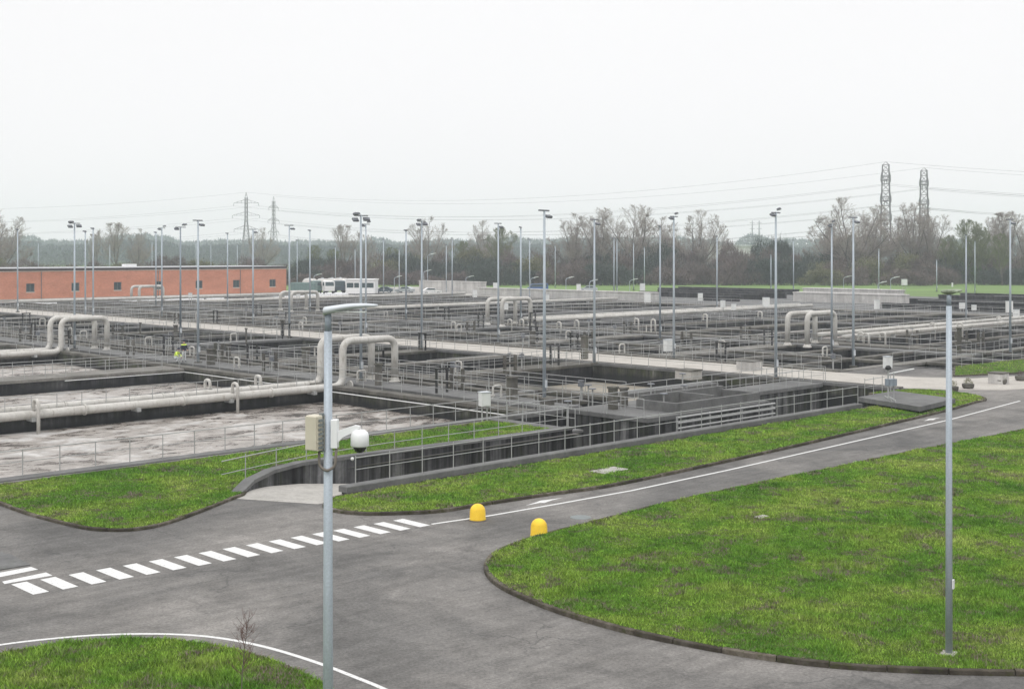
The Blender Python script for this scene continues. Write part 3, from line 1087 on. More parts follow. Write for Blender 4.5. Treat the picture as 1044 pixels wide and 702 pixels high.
def railing(u0, v0, u1, v1, z, label, group=None, sp=1.52, h=1.05, parts=True, mid=(0.55,), r=0.022, z1=None):
    a, b = W(u0, v0, z), W(u1, v1, z if z1 is None else z1)
    d = b - a
    Ln = math.hypot(d.x, d.y)
    ang = math.atan2(d.y, d.x)
    n = max(2, int(round(Ln / sp)) + 1)
    dz = d.z
    if parts:
        t = thing('railing', label, 'railing', a, ang, group)
        MB().tube([(0, 0, h), (Ln, 0, h + dz)], r, 6).build('top_rail', M['rail'], t)
        for m_ in mid:
            MB().tube([(0, 0, h * m_), (Ln, 0, h * m_ + dz)], r * 0.75, 6).build('mid_rail', M['rail'], t)
        nn = min(n, 100)
        for k in range(nn):
            f = k / (nn - 1)
            link('post', POST, t, (Ln * f, 0, dz * f))
        return t
    mb = MB()
    mb.tube([(0, 0, h), (Ln, 0, h)], r, 4, caps=False)
    for m_ in mid:
        mb.tube([(0, 0, h * m_), (Ln, 0, h * m_)], r * 0.75, 4, caps=False)
    for k in range(n):
        x = Ln * k / (n - 1)
        mb.tube([(x, 0, 0), (x, 0, h)], 0.022, 3, caps=False)
    return tag(mb.build('railing', M['rail'], None, a, ang), label, 'railing', group)


railing(19.5, 49.75, 51.8, 49.4, 0.06, 'nearest galvanised railing along the front of the foaming basin behind the grass')
railing(19.5, 69.75, 49.5, 69.75, -0.12, 'thin railing between the two long pale pipes of the near basins')
railing(22, 87.7, 49.4, 87.7, 0.05, 'railing on the near edge of the mossy walkway left of the workers', h=1.0)
railing(24, 90.3, 49.4, 90.3, 0.05, 'railing on the far edge of the mossy walkway behind the workers', h=1.0)
railing(34, 110.8, 49.4, 110.8, -0.12, 'railing beside the left pair of pale pipes')
railing(50.5, 49.95, 50.5, 131, 0.14, 'pale handrail line along the top of the mossy end wall', sp=2.0)
railing(54.3, 56.0, 54.3, 150, 0.03, 'long railing behind the nearest row of tall masts', sp=1.7)
railing(56.7, 50.2, 56.7, 150, 0.03, 'railing on the narrow channel wall, second line behind the near masts', sp=1.7)
railing(58.8, 50.2, 58.8, 150, 0.03, 'railing on the near edge of the walkway before the settling tanks', sp=1.7)
rr = []
for i, v_ in enumerate(L[1:6]):
    for s_ in (-1.15, 1.15):
        rr.append(railing(60.4, v_ + s_, 76.2, v_ + s_, 0.0, 'x', 'railings between the settling tanks'))
count_off(rr, 'railing between the dark settling tanks', 'from the front', byv)
railing(76.3, 47.0, 76.3, 200, 0.08, 'long railing on the near side of the pale concrete road', sp=1.75)
railing(83.8, 52, 83.8, 210, 0.10, 'long railing on the far side of the pale concrete road', sp=1.75)
railing(91.8, 45.5, 150, 45.5, 0.0, 'railing in front of the tank strip at the right edge', sp=1.8)
railing(91.8, 50.4, 130, 50.4, 0.0, 'railing behind the tank strip at the right edge', sp=1.8)
# sunken passage
railing(28.6, 37.72, 64.5, 37.6, 0.34, 'galvanised railing on the kerb wall at the front of the sunken passage', sp=1.6, h=0.98)
t = thing('railing', 'railing following the grass edge above the ramp', 'railing', (0, 0, 0), ROT)
pth = [(25.4, 41.9, 1.06), (27.5, 42.3, 1.12), (30, 42.62, 1.2), (34, 42.75, 1.25), (45.7, 42.85, 1.25)]
MB().tube(pth, 0.022, 6).build('top_rail', M['rail'], t)
MB().tube([(a, b, c - 0.5) for a, b, c in pth], 0.017, 6).build('mid_rail', M['rail'], t)
for k in range(13):
    f = k / 12
    u_ = 26.6 + f * (45.65 - 26.6)
    v_ = np.interp(u_, [p[0] for p in pth], [p[1] for p in pth])
    link('post', MB().tube([(0, 0, 0), (0, 0, 1.15)], 0.021, 6).mesh('post', M['rail']), t, (u_, v_, 0.05 + 0.05 * min(1, f * 3)))
railing(46.2, 42.8, 46.2, 49.0, 0.12, 'short railing closing the end of the grassy bank', sp=1.3)
railing(52.8, 43.8, 52.8, 49.2, 0.0, 'railing along the left edge of the chamber platform')
railing(46.8, 48.3, 52.5, 48.3, -0.15, 'short railing on the dark ledge behind the grassy bank', h=1.0)
railing(53.0, 46.95, 76.2, 47.1, 0.0, 'railing along the broad grey wall top behind the chamber platform')
railing(57.2, 49.5, 76.0, 49.5, 0.0, 'railing on the far edge of the broad grey wall top')
railing(67.0, 38.6, 70.6, 38.9, 0.5, 'railing on the far edge of the raised outlet slab', sp=1.3, h=0.95)

# round knob at the start of the front railing
o = MB().lathe([(0.0, -0.07), (0.05, -0.05), (0.07, 0), (0.05, 0.05), (0.0, 0.07)], 12).build('rail_end_ball', M['cabinet'], None, W(28.45, 37.72, 1.30), 0, True)
tag(o, 'small pale ball on the rounded end of the front railing', 'rail end')
rr = []
for i, v_ in enumerate(L[1:8]):
    for s_ in (-1.1, 1.1):
        rr.append(railing(86.2, v_ + s_, 105.8, v_ + s_, 0.0, 'x', 'railings beyond the pale road', parts=False, r=0.026))
count_off(rr, 'fine railing between the tanks beyond the pale road', 'from the front', byv)
rr = []
for i, v_ in enumerate(L[0:8]):
    rr.append(railing(112.6, v_ + 1.1, 176, v_ + 1.1, 0.0, 'x', 'railings between the farthest basins', parts=False, sp=2.0, r=0.03))
    if i < 7 and i % 2 == 0:
        vm = (L[i] + L[i + 1]) / 2
        rr.append(railing(112.6, vm, 176, vm, 0.0, 'x', 'railings between the farthest basins', parts=False, sp=2.0, r=0.03))
count_off(rr, 'hair-thin railing between the farthest foaming basins', 'from the front', byv)
rr = []
for u_ in (85.9, 107.8, 144, 177.5, 198, 227):
    rr.append(railing(u_, 51.5, u_, 214 if u_ < 180 else 104, 0.02, 'x', 'cross railings in the far half of the plant', parts=False, sp=2.0, r=0.028))
count_off(rr, 'fine cross railing beyond the pale road', 'away from the camera', lambda o: uv_of(o.location.x, o.location.y)[0])

# ------------------------------------------------------------------ pipes
def pipe_loop(u, v, x_left, span, top, r, label, group=None, down_to=0.0, riser_from=None):
    """a pipe along u ending in an inverted U over the cross deck"""
    t = thing('pipe_loop', label, 'pipe', W(u, v, 0), ROT, group)
    pts = []
    if riser_from is not None:
        pts = fillet([(x_left, 0, riser_from), (0, 0, riser_from), (0, 0, top), (span, 0, top), (span, 0, down_to)], 0.75, 7)
    else:
        pts = fillet([(0, 0, down_to), (0, 0, top), (span, 0, top), (span, 0, down_to)], 0.75, 7)
    MB().tube(pts, r, 16).build('pipe', M['pipe'], t, smooth=True)
    MB().lathe([(r + 0.16, 0), (r + 0.16, 0.06), (r + 0.04, 0.07), (r + 0.02, 0.3)], 16, (span, 0, down_to)).build('flange', M['pipe'], t)
    if riser_from is None:
        MB().lathe([(r + 0.16, 0), (r + 0.16, 0.06), (r + 0.02, 0.3)], 16, (0, 0, down_to)).build('flange', M['pipe'], t)
    else:
        x = -2.5
        while x > x_left:
            MB().box(x - 0.12, x + 0.12, -r - 0.14, r + 0.14, riser_from - r - 0.12, riser_from - r * 0.6).build('pipe_bracket', M['rail'], t)
            MB().lathe([(r + 0.07, -0.05), (r + 0.07, 0.05)], 16).build('pipe_joint', M['pipe'], t, (x + 3.1, 0, riser_from)).rotation_euler = (0, R(90), 0)
            x -= 6.3
    return t


pipe_loop(50.9, 68.55, -33, 4.5, 3.05, 0.25, 'big pale pipe along the nearest basin rising into the nearer of the two centre-left loops', riser_from=0.02)
pipe_loop(50.8, 70.95, -33, 4.4, 3.05, 0.25, 'big pale pipe just behind the nearest one, rising into the farther centre-left loop', riser_from=0.02)
pipe_loop(49.9, 109.6, -22, 4.4, 3.0, 0.25, 'pale pipe at left edge rising into the nearer loop of the left pair', riser_from=0.1)
pipe_loop(49.9, 111.9, -22, 4.3, 3.0, 0.25, 'pale pipe at left edge rising into the farther loop of the left pair', riser_from=0.1)
for k, ((x1, y1), (x2, y2), lab) in enumerate((((803, 352), (823, 354), 'right of centre'), ((497, 331), (512, 333), 'in the middle distance at centre'), ((286, 316), (297, 318), 'right of the brick building'), ((134, 306), (142, 307), 'in front of the brick wall'))):
    for j, (x, y) in enumerate(((x1, y1), (x2, y2))):
        X, Y = at(x, y)
        u_, v_ = uv_of(X, Y)
        top = 9 - (({0: 320, 1: 305, 2: 298, 3: 292}[k]) - HOR) * Y / F_PX
        pipe_loop(u_, v_, 0, 4.9, top, 0.26, ('farther' if j == 0 else 'nearer') + ' inverted U pipe of the pair ' + lab, 'inverted U pipes ' + lab)

# swan necks feeding the basins
SWN = []
def swan(u, v, side, zt, zb, lab, parts=True):
    t = thing('swan_neck', lab, 'pipe', W(u, v, 0), ROT)
    pts = fillet([(0, 0, 0.2), (0, 0, zt), (0.0, side * 0.62, zt), (0, side * 0.62, zb)], 0.3, 6)
    MB().tube(pts, 0.10, 10).build('pipe', M['pipe'], t, smooth=True)
    MB().lathe([(0.15, 0), (0.15, 0.05)], 12, (0, 0, 0.3)).build('flange', M['pipe'], t)
    return t
for i, u_ in enumerate((29.6, 42.3)):
    swan(u_, 68.5, -1, 0.85, -1.15, 'swan-neck drop pipe into the front foaming basin, ' + ('left one' if i == 0 else 'right one near the lamp'))
for i, u_ in enumerate((28.6, 42.2, 46.0)):
    swan(u_, 71.0, 1, 0.85, -1.15, ('left', 'middle', 'right')[i] + ' swan-neck pipe standing on the second long pipe')
o_sw = []
for (x, y) in ((518, 334), (530, 334), (568, 337), (586, 335), (647, 333), (664, 334), (717, 328), (773, 325), (948, 338), (976, 338), (1016, 331), (1041, 331), (897, 349), (880, 350), (875, 349)):
    X, Y = at(x, y)
    u_, v_ = uv_of(X, Y)
    o_sw.append(swan(u_, v_, -1, 1.0, -0.8, 'x'))
    o_sw[-1]['group'] = 'small pale swan-neck pipes beyond the road'
count_off(o_sw, 'small pale swan-neck pipe on the far basins')

# long pale air pipes on far walls
def air_pipe(u0, u1, v, z, r, label, gap=True):
    t = thing('air_pipe', label, 'pipe', W(u0, v, 0), ROT)
    MB().tube([(0, 0, z), (u1 - u0, 0, z)], r, 12).build('pipe', M['pipe'], t, smooth=True)
    mb = MB()
    k = 1.0
    while k < u1 - u0:
        mb.box(k - 0.1, k + 0.1, -r, r, 0, z - r * 0.7)
        link('pipe_bracket', MB().box(-0.1, 0.1, -r, r, 0.0, z - r * 0.7).mesh('pipe_bracket', M['rail']), t, (k, 0, 0))
        k += 9.0
    return t
air_pipe(112.5, 176, 70.6, 0.55, 0.25, 'long pale pipe beside the bright foam at right')
air_pipe(112.5, 176, 67.2, 0.55, 0.22, 'second pale pipe just in front of the bright foam at right')
air_pipe(112.5, 176, 110.9, 0.55, 0.27, 'long pale pipe right of the middle-distance loops')
air_pipe(112.5, 176, 113.2, 0.6, 0.27, 'pale pipe behind the middle-distance loops')
air_pipe(113, 176, 152.5, 0.6, 0.27, 'long pale pipe beyond the front lamp head')
air_pipe(113, 176, 194.5, 0.6, 0.3, 'long pale pipe below the white gate hut')
air_pipe(90, 150, 215.5, 0.6, 0.3, 'pale pipe in front of the brick building')
# stacked pipes in the passage
t = thing('pipe_rack', 'rack of stacked thin steel pipes in front of the chamber platform', 'pipe rack', W(54.6, 42.9, -3.0), ROT)
for k in range(5):
    MB().tube([(0, 0.0 + 0.0 * k, 2.95 - 0.3 * k), (9.4, 0, 2.95 - 0.3 * k)], 0.06, 8).build('pipe', M['rail'], t)
for x in (0.1, 3.1, 6.2, 9.3):
    MB().box(x - 0.04, x + 0.04, 0.07, 0.15, 0, 3.0).build('upright', M['rail'], t)
# the thin white service line below the deck edges
o = MB().tube([(49.55, 50.5, -0.22), (49.55, 68.0, -0.22)], 0.035, 6).build('service_pipe', M['cabinet'], None, (0, 0, 0), ROT)
tag(o, 'thin white service pipe running below the mossy rim of the front basin', 'pipe')
o = MB().tube([(40, 87.25, -0.22), (49.6, 87.25, -0.22), (49.6, 72, -0.22)], 0.035, 6).build('service_pipe', M['cabinet'], None, (0, 0, 0), ROT)
tag(o, 'thin white service pipe around the far corner of the second basin', 'pipe')

# ------------------------------------------------------------------ tall light masts
HEADS = {}
FLOOD = MB().bev(-0.24, 0.24, -0.14, 0.14, -0.075, 0.075, 0.04).mesh('floodlight', M['lamp_dark'])
LENS = MB().box(-0.21, 0.21, -0.11, 0.11, -0.09, -0.077).mesh('lens', M['lens'])


def mast(x, y_top, y_base, kind, label, group, z0=0.0, parts=True, m='pole'):
    X, Y = at(x, y_base, z0)
    h = EYE - (y_top - HOR) * Y / F_PX - z0
    rz = ROT + rnd.uniform(-0.25, 0.25)
    t = thing('light_mast', label, 'light mast', (X, Y, z0), rz, group)
    MB().tube([(0, 0, 0.1), (0, 0, h)], 0.115 if Y < 150 else 0.13, 10, 0.065 if Y < 150 else 0.09).build('pole', M[m], t, smooth=True)
    MB().bev(-0.22, 0.22, -0.22, 0.22, 0, 0.12, 0.02).build('base_plate', M['deck'], t)
    MB().box(-0.09, 0.09, -0.16, -0.10, 0.9, 1.35).build('junction_box', M['lamp_grey'], t)
    def fl(x_, y_, z_, tilt, rzz):
        f = link('floodlight', FLOOD, t, (x_, y_, z_))
        f.rotation_euler = (tilt, 0, rzz)
        link('lens', LENS, f)
    if kind == 'T':
        MB().box(-0.55, 0.45, -0.05, 0.05, h - 0.02, h + 0.07).build('crossbar', M['lamp_dark'], t)
        fl(0.35, -0.05, h - 0.32, 0.35, 0)
    elif kind == 'two':
        MB().box(-0.55, 0.55, -0.05, 0.05, h - 0.1, h - 0.02).build('crossbar', M['lamp_dark'], t)
        fl(-0.4, 0, h - 0.22, 0.5, 0)
        fl(0.42, 0, h + 0.22, -0.35, 0.4)
    elif kind == 'four':
        MB().box(-0.6, 0.6, -0.05, 0.05, h - 0.1, h - 0.02).build('crossbar', M['lamp_dark'], t)
        fl(-0.48, 0, h - 0.34, 0.9, 0)
        fl(-0.4, 0, h + 0.08, -0.2, 0.2)
        fl(0.5, 0, h - 0.28, 0.8, -0.4)
    else:
        fl(-0.1, 0, h + 0.05, 0.3, 0.3)
    return t


mN = []
for (x, a, b, k) in ((555, 215, 410, 'T'), (368, 219, 388, 'four'), (202, 225, 370, 'T'), (76, 227, 356, 'four')):
    mN.append(mast(x, a, b, k, 'x', 'light masts of the nearest row'))
count_off(mN, 'tall mast of the nearest row by the foaming basins')
mR = []
for (x, a, b, k) in ((18, 234, 318, 'one'), (184, 231, 348, 'two'), (295, 230, 344, 'T'), (430, 225, 356, 'four'), (606, 224, 371, 'T'), (791, 216, 386, 'two')):
    mR.append(mast(x, a, b, k, 'x', 'light masts on the near side of the pale road', 0.05, m='pole2' if x == 184 else 'pole'))
count_off(mR, 'tall light mast on the near edge of the pale road')
mS = []
for (x, a, b, k) in ((87, 236, 322, 'one'), (95, 233, 324, 'one'), (165, 232, 323, 'two'), (258, 234, 331, 'T'), (373, 228, 342, 'two'), (508, 228, 350, 'T'), (687, 220, 366, 'two'), (870, 222, 374, 'T'), (414, 235, 326, 'one'), (673, 231, 346, 'one'), (531, 232, 330, 'one'), (848, 228, 362, 'two'), (1030, 224, 360, 'T')):
    mS.append(mast(x, a, b, k, 'x', 'light masts beyond the pale road'))
count_off(mS, 'tall light mast among tanks beyond the pale road')
mF = []
for (x, a, b) in ((159, 237, 312), (232, 238, 313), (316, 235, 318), (461, 243, 303), (540, 244, 306), (566, 250, 293), (626, 243, 305), (629, 244, 300), (646, 248, 296), (657, 252, 294), (731, 241, 316), (786, 260, 299), (809, 245, 300), (896, 254, 298), (955, 265, 297), (985, 240, 326), (994, 246, 300), (303, 245, 300), (342, 252, 294), (362, 254, 294), (391, 244, 300), (407, 254, 296), (455, 250, 300), (39, 247, 290), (112, 249, 290), (155, 246, 290), (200, 246, 290), (215, 248, 289), (242, 249, 289)):
    mF.append(mast(x, a, b, 'one', 'x', 'distant light masts', m='pole'))
count_off(mF, 'slender distant light mast')

# small street lamps far away
sl = []
for (x, t_, b) in ((475, 283, 296), (541, 284, 296), (577, 284, 297), (601, 287, 299), (642, 286, 297), (436, 260, 297), (432, 277, 296), (320, 281, 296), (402, 283, 298), (860, 283, 296), (895, 289, 300), (908, 284, 300)):
    X, Y = at(x, b)
    h = EYE - (t_ - HOR) * Y / F_PX
    t = thing('street_lamp', 'x', 'street lamp', (X, Y, 0), rnd.uniform(-0.4, 0.3), 'small curved street lamps')
    MB().tube(fillet([(0, 0, 0), (0, 0, h), (1.0, 0, h + 0.25)], 0.5, 4), 0.07, 6).build('pole', M['pole'], t)
    MB().side([(0.7, h + 0.15), (1.9, h + 0.42), (1.95, h + 0.52), (0.8, h + 0.36)], -0.16, 0.16).build('lamp_head', M['lens'], t)
    sl.append(t)
count_off(sl, 'small curved street lamp far away near the meadow')

# ------------------------------------------------------------------ the two near street lamps
def near_lamp(X, Y, h, rz, label, green=False):
    t = thing('street_lamp', label, 'street lamp', (X, Y, 0), rz)
    MB().tube([(0, 0, 0.02), (0, 0, h * 0.45), (0, 0, h - 0.3)], 0.078 if green else 0.088, 20, 0.062).build('pole', M['pole'], t, smooth=True)
    MB().lathe([(0.052, h - 0.34), (0.052, h + 0.0)], 16).build('spigot', M['pole2'], t, smooth=True)
    MB().bev(-0.17, 0.17, -0.17, 0.17, -0.02, 0.12, 0.02).build('footing', M['apron'], t)
    MB().box(-0.05, 0.05, -0.112, -0.075, 1.55, 1.75).build('access_cover', M['cabinet' if green else 'lamp_grey'], t)
    # head: long shallow leaf, blunt at the pole, pointed at the tip
    n = 18
    mb = MB()
    rows = []
    for i in range(n + 1):
        s_ = i / n
        x = -0.06 + 0.84 * s_
        wdt = 0.150 * (math.sin(math.pi * min(1, 0.22 + 0.78 * s_)) ** 0.6 if s_ < 0.999 else 0.12)
        wdt = max(wdt, 0.02)
        zc = 0.02 + (0.02 if green else 0.085) * math.sin(math.pi * min(0.62, s_ * 0.62 + 0.02))
        up = (0.035 if green else 0.055) * (1 - s_ * 0.5)
        dn = (0.06 if green else 0.075) * (1 - s_) ** 0.7 + 0.008
        wdt *= 1.45 if green else 1.0
        ring = []
        for k in range(12):
            a = 2 * math.pi * k / 12
            ca, sa = math.cos(a), math.sin(a)
            ring.append((x, wdt * ca, h + zc + (up * sa if sa > 0 else dn * sa)))
        rows.append(ring)
    vs = [q for r_ in rows for q in r_]
    fs = []
    for i in range(n):
        for k in range(12):
            k2 = (k + 1) % 12
            fs.append((i * 12 + k, (i + 1) * 12 + k, (i + 1) * 12 + k2, i * 12 + k2))
    fs += [tuple(range(12)), tuple(n * 12 + k for k in range(11, -1, -1))]
    mb.add(vs, fs)
    hd = mb.build('lamp_head', M['lamp_green' if green else 'lamp_grey'], t, smooth=True)
    MB().box(0.12, 0.60, -0.09, 0.09, h + 0.0, h + 0.012).build('lens', M['lens'], hd)
    return t


X1, Y1 = at_d(334.5, 19.5)
lamp1 = near_lamp(X1, Y1, EYE - 60 * 19.5 / F_PX, R(-4), 'near grey street lamp at left with flat leaf-shaped head, carrying the camera')
X2, Y2 = at(967.5, 670)
lamp2 = near_lamp(X2, Y2, EYE - 40 * Y2 / F_PX, R(57), 'grey street lamp on the right lawn with mossy greenish head', True)
MB().lathe([(0.02, 0), (0.02, 0.09)], 8, (0.3, 0, EYE - 40 * Y2 / F_PX + 0.12)).build('light_sensor', M['lens'], lamp2)
# junction box, camera bracket and dome on the near lamp
zb = EYE - 182 * 19.5 / F_PX
t = thing('junction_box', 'beige plastic junction box strapped to the near lamp pole', 'junction box', (X1 - 0.185, Y1 - 0.05, zb), R(-30))
MB().bev(-0.115, 0.115, -0.10, 0.10, -0.27, 0.27, 0.015).build('box_body', M['beige_box'], t)
MB().box(-0.105, 0.105, -0.125, -0.102, -0.255, 0.255).build('box_door', M['beige_box'], t)
for k in range(7):
    MB().box(0.117, 0.145, -0.08, 0.02, -0.24 + 0.07 * k, -0.205 + 0.07 * k).build('cooling_rib', M['frame_grey'], t)
MB().box(0.05, 0.115, 0.02, 0.06, -0.3, 0.3).build('mounting_strap', M['frame_grey'], t)
o = MB().tube(fillet([(-0.13, -0.05, -0.30), (-0.13, -0.06, -0.52), (0.0, -0.12, -0.60), (0.12, -0.08, -0.52), (0.14, -0.05, -0.22)], 0.12, 6), 0.022, 8).build('cable', M['cable'], None, (X1, Y1, zb), 0, True)
tag(o, 'grey cable looping under the junction box around the near pole', 'cable')
t = thing('security_camera', 'white dome security camera on an arm from the near lamp pole', 'security camera', (X1 + 0.09, Y1 - 0.03, zb - 0.02), R(-8))
MB().bev(-0.03, 0.07, -0.06, 0.06, -0.22, 0.22, 0.01).build('wall_plate', M['dome_white'], t)
mb = MB()
arm = [(0.06, 0.02, 0.05), (0.06, 0.0, -0.14), (0.16, 0.02, -0.06), (0.34, 0.10, 0.04), (0.48, 0.13, 0.105)]
mb.side([(0.07, -0.14), (0.16, -0.05), (0.38, 0.055), (0.42, 0.09), (0.42, 0.125), (0.34, 0.135), (0.18, 0.08), (0.07, 0.04)], -0.035, 0.035)
mb.build('arm', M['dome_white'], t)
MB().lathe([(0.03, 0.13), (0.08, 0.12), (0.125, 0.085), (0.14, 0.03), (0.145, -0.12), (0.13, -0.13)], 24, (0.42, 0, -0.06)).build('housing', M['dome_white'], t, smooth=True)
MB().lathe([(0.105, -0.13), (0.10, -0.16), (0.08, -0.20), (0.045, -0.225), (0.0, -0.235)], 24, (0.42, 0, -0.062)).build('lens_dome', M['dome_black'], t, smooth=True)

for (x_, y_, w__, lab_) in ((621, 482, 1.5, 'grey concrete cover plate lying in the grass strip beside the road'), (776, 530, 0.5, 'small pale concrete cover half sunk in the right lawn')):
    Xc, Yc = at(x_, y_)
    tag(MB().bev(-w__ / 2, w__ / 2, -w__ * 0.27, w__ * 0.27, 0.0, 0.14, 0.02).build('cover_plate', M['apron'], None, (Xc, Yc, 0.0), ROT), lab_, 'cover plate')
Xc, Yc = at(592, 527)
o = MB().lathe([(0.36, 0), (0.36, 0.006)], 24).build('manhole_cover', M['frame_grey'], None, (Xc, Yc, 0.0))
tag(o, 'dark round manhole cover in the road behind the nearer yellow bollard', 'manhole cover')

# ------------------------------------------------------------------ yellow bollards
for (x, y, lab) in ((487, 530, 'yellow domed bollard on the white road line, left one'), (549.5, 546, 'yellow domed bollard at the edge of the right lawn, nearer one')):
    X, Y = at(x, y)
    t = thing('bollard', lab, 'bollard', (X, Y, 0), 0, 'yellow bollards')
    prof = [(0.285, 0.02), (0.27, 0.06), (0.262, 0.30)] + [(0.258 * math.cos(a), 0.31 + 0.25 * math.sin(a)) for a in [R(10 * k) for k in range(0, 9)]] + [(0.01, 0.562)]
    MB().lathe(prof, 28).build('bollard_body', M['yellow'], t, smooth=True)
    MB().lathe([(0.30, 0.0), (0.30, 0.03)], 28).build('base_ring', M['cable'], t)

# ------------------------------------------------------------------ small equipment
def sluice(u, v, lab=None, w=1.1, h=1.35, rz=ROT):
    t = thing('sluice_frame', lab or 'x', 'sluice gate', W(u, v, 0.0), rz, 'small sluice frames')
    for s_ in (-1, 1):
        MB().box(-0.09, 0.09, s_ * w / 2 - 0.09, s_ * w / 2 + 0.09, 0, h).build('frame_post', M['deck'], t)
    MB().box(-0.11, 0.11, -w / 2 - 0.15, w / 2 + 0.15, h * 0.5, h * 0.5 + 0.14).build('crossbeam', M['deck'], t)
    MB().tube([(0, 0, -0.5), (0, 0, h + 0.25)], 0.035, 6).build('spindle', M['rail'], t)
    MB().lathe([(0.2, 0), (0.2, 0.04)], 12, (0, 0, h + 0.1)).build('handwheel', M['lamp_dark'], t)
    return t
SL = []
for (x, y) in ((26, 348), (133, 362), (275, 378), (466, 396), (335, 372), (66, 350), (180, 330), (223, 366), (120, 345), (520, 380), (700, 352), (760, 346), (980, 352), (1000, 352), (930, 350), (640, 340), (480, 340), (600, 352)):
    u_, v_ = uvp(x, y)
    SL.append(sluice(u_, v_, rz=ROT + (0 if rnd.random() < .5 else R(90))))
count_off(SL, 'small sluice frame with spindle on the tank walkways')


def cabinet(x, y, w=0.75, h=0.8, leg=0.7, lab='', m='cabinet', z=0.0, rz=0.3, d=0.45):
    X, Y = at(x, y, z)
    t = thing('control_cabinet', lab, 'control cabinet', (X, Y, z), rz)
    MB().bev(-w / 2, w / 2, -d / 2, d / 2, leg, leg + h, 0.02).build('cabinet_body', M[m], t)
    MB().box(-w / 2 + 0.05, w / 2 - 0.05, -d / 2 - 0.02, -d / 2 - 0.002, leg + 0.05, leg + h - 0.06).build('door', M[m], t)
    if leg > 0.05:
        for s_ in (-1, 1):
            MB().tube([(s_ * w * 0.3, 0, 0), (s_ * w * 0.3, 0, leg)], 0.045, 6).build('leg', M['rail'], t)
    MB().box(-w / 2 - 0.03, w / 2 + 0.03, -d / 2 - 0.04, d / 2 + 0.04, leg + h + 0.002, leg + h + 0.04).build('canopy', M['lamp_grey'], t)
    return t
cabinet(494, 430, 0.5, 0.72, 0.85, 'grey cabinet on two legs at the corner of the front basin', rz=0.5, z=0.06)
cabinet(905, 379, 0.55, 0.85, 0.3, 'grey cabinet beside the concrete road near the right lamp', rz=0.6)
cabinet(682, 364, 0.9, 1.0, 0.5, 'pale twin cabinet behind the pale road, right of centre', rz=0.6)
CB = []
for (x, y, w, h, leg) in ((539, 302, 1.0, 1.3, 0.2), (305 + 200, 298, 1, 1.2, 1.0), (590, 298, 1.0, 1.3, .6), (655, 299, 1.1, 1.6, .6), (557, 310, 1.0, 1.5, .2), (660, 310, 1.1, 1.6, .3), (714, 310, .8, 1.3, .6), (781, 318, 1.0, 1.4, .8), (894, 319, 1.0, 1.3, .6), (737, 322, .6, 1.0, 1.2), (748, 325, .6, .8, 1.2), (922, 300, 1.2, 1.3, 2.0), (1029, 322, .9, 1.6, .5), (1036, 328, .7, 1.0, .6), (981, 318, .8, .9, .5), (993, 319, .6, .8, .4), (194, 311, .6, .8, 1.3), (304, 309, .7, .9, 1.2), (515, 322, .8, .9, .9), (484, 304, .8, 1.4, .2)):
    CB.append(cabinet(x, y, w, h, leg, 'x', rz=rnd.uniform(-.3, .9)))
    CB[-1]['group'] = 'small pale cabinets among the far tanks'
count_off(CB, 'small pale cabinet among the far tanks')


def post(x, y, h, w, lab, m='deck', cap=True, z=0.0):
    X, Y = at(x, y, z)
    t = thing('concrete_post', lab, 'post', (X, Y, z), ROT, 'short concrete posts')
    MB().bev(-w / 2, w / 2, -w / 2, w / 2, 0, h, 0.02).build('post_body', M[m], t)
    if cap:
        MB().bev(-w / 2 - .05, w / 2 + .05, -w / 2 - .05, w / 2 + .05, h + 0.002, h + 0.12, 0.02).build('cap', M['deck'], t)
    return t
PS = []
for (x, y, h, w) in ((596, 366, 1.9, .45), (522, 407, 1.3, .5), (625, 417, 1.2, .4), (636, 414, 1.0, .35), (386, 393, 1.4, .35), (179, 347, 1.5, .3), (288, 343, 1.7, .3), (215, 372, 1.2, .5), (233, 366, 1.2, .3), (98, 344, .9, .5), (312, 370, 1.2, .5), (143, 344, 1.5, .12), (251, 351, 1.5, .12), (543, 352, 1.3, .4), (978, 360, 2.2, .3)):
    PS.append(post(x, y, h, w, 'x'))
count_off(PS, 'short grey concrete post among the tanks')


def conc_block(x, y, w, d, h, lab, rz=ROT, m='pale_wall'):
    X, Y = at(x, y)
    t = thing('concrete_block', lab, 'concrete box', (X, Y, 0), rz)
    MB().bev(-w / 2, w / 2, -d / 2, d / 2, 0, h, 0.03).build('block', M[m], t)
    MB().bev(-w / 2 - 0.04, w / 2 + 0.04, -d / 2 - 0.04, d / 2 + 0.04, h + .002, h + 0.09, 0.02).build('lid', M['deck'], t)
    return t
conc_block(702, 386, 1.3, 1.4, 0.6, 'low concrete box at the near kerb of the pale road', m='apron')
conc_block(764, 377, 1.3, 1.5, 0.7, 'pale concrete box on the far side of the pale road')
conc_block(1018, 391, 1.05, 1.0, 0.72, 'pale concrete block beside the grass at the right edge')
conc_block(558, 413, 0.6, 0.6, 0.35, 'small block at the foot of the centre mast', m='deck')

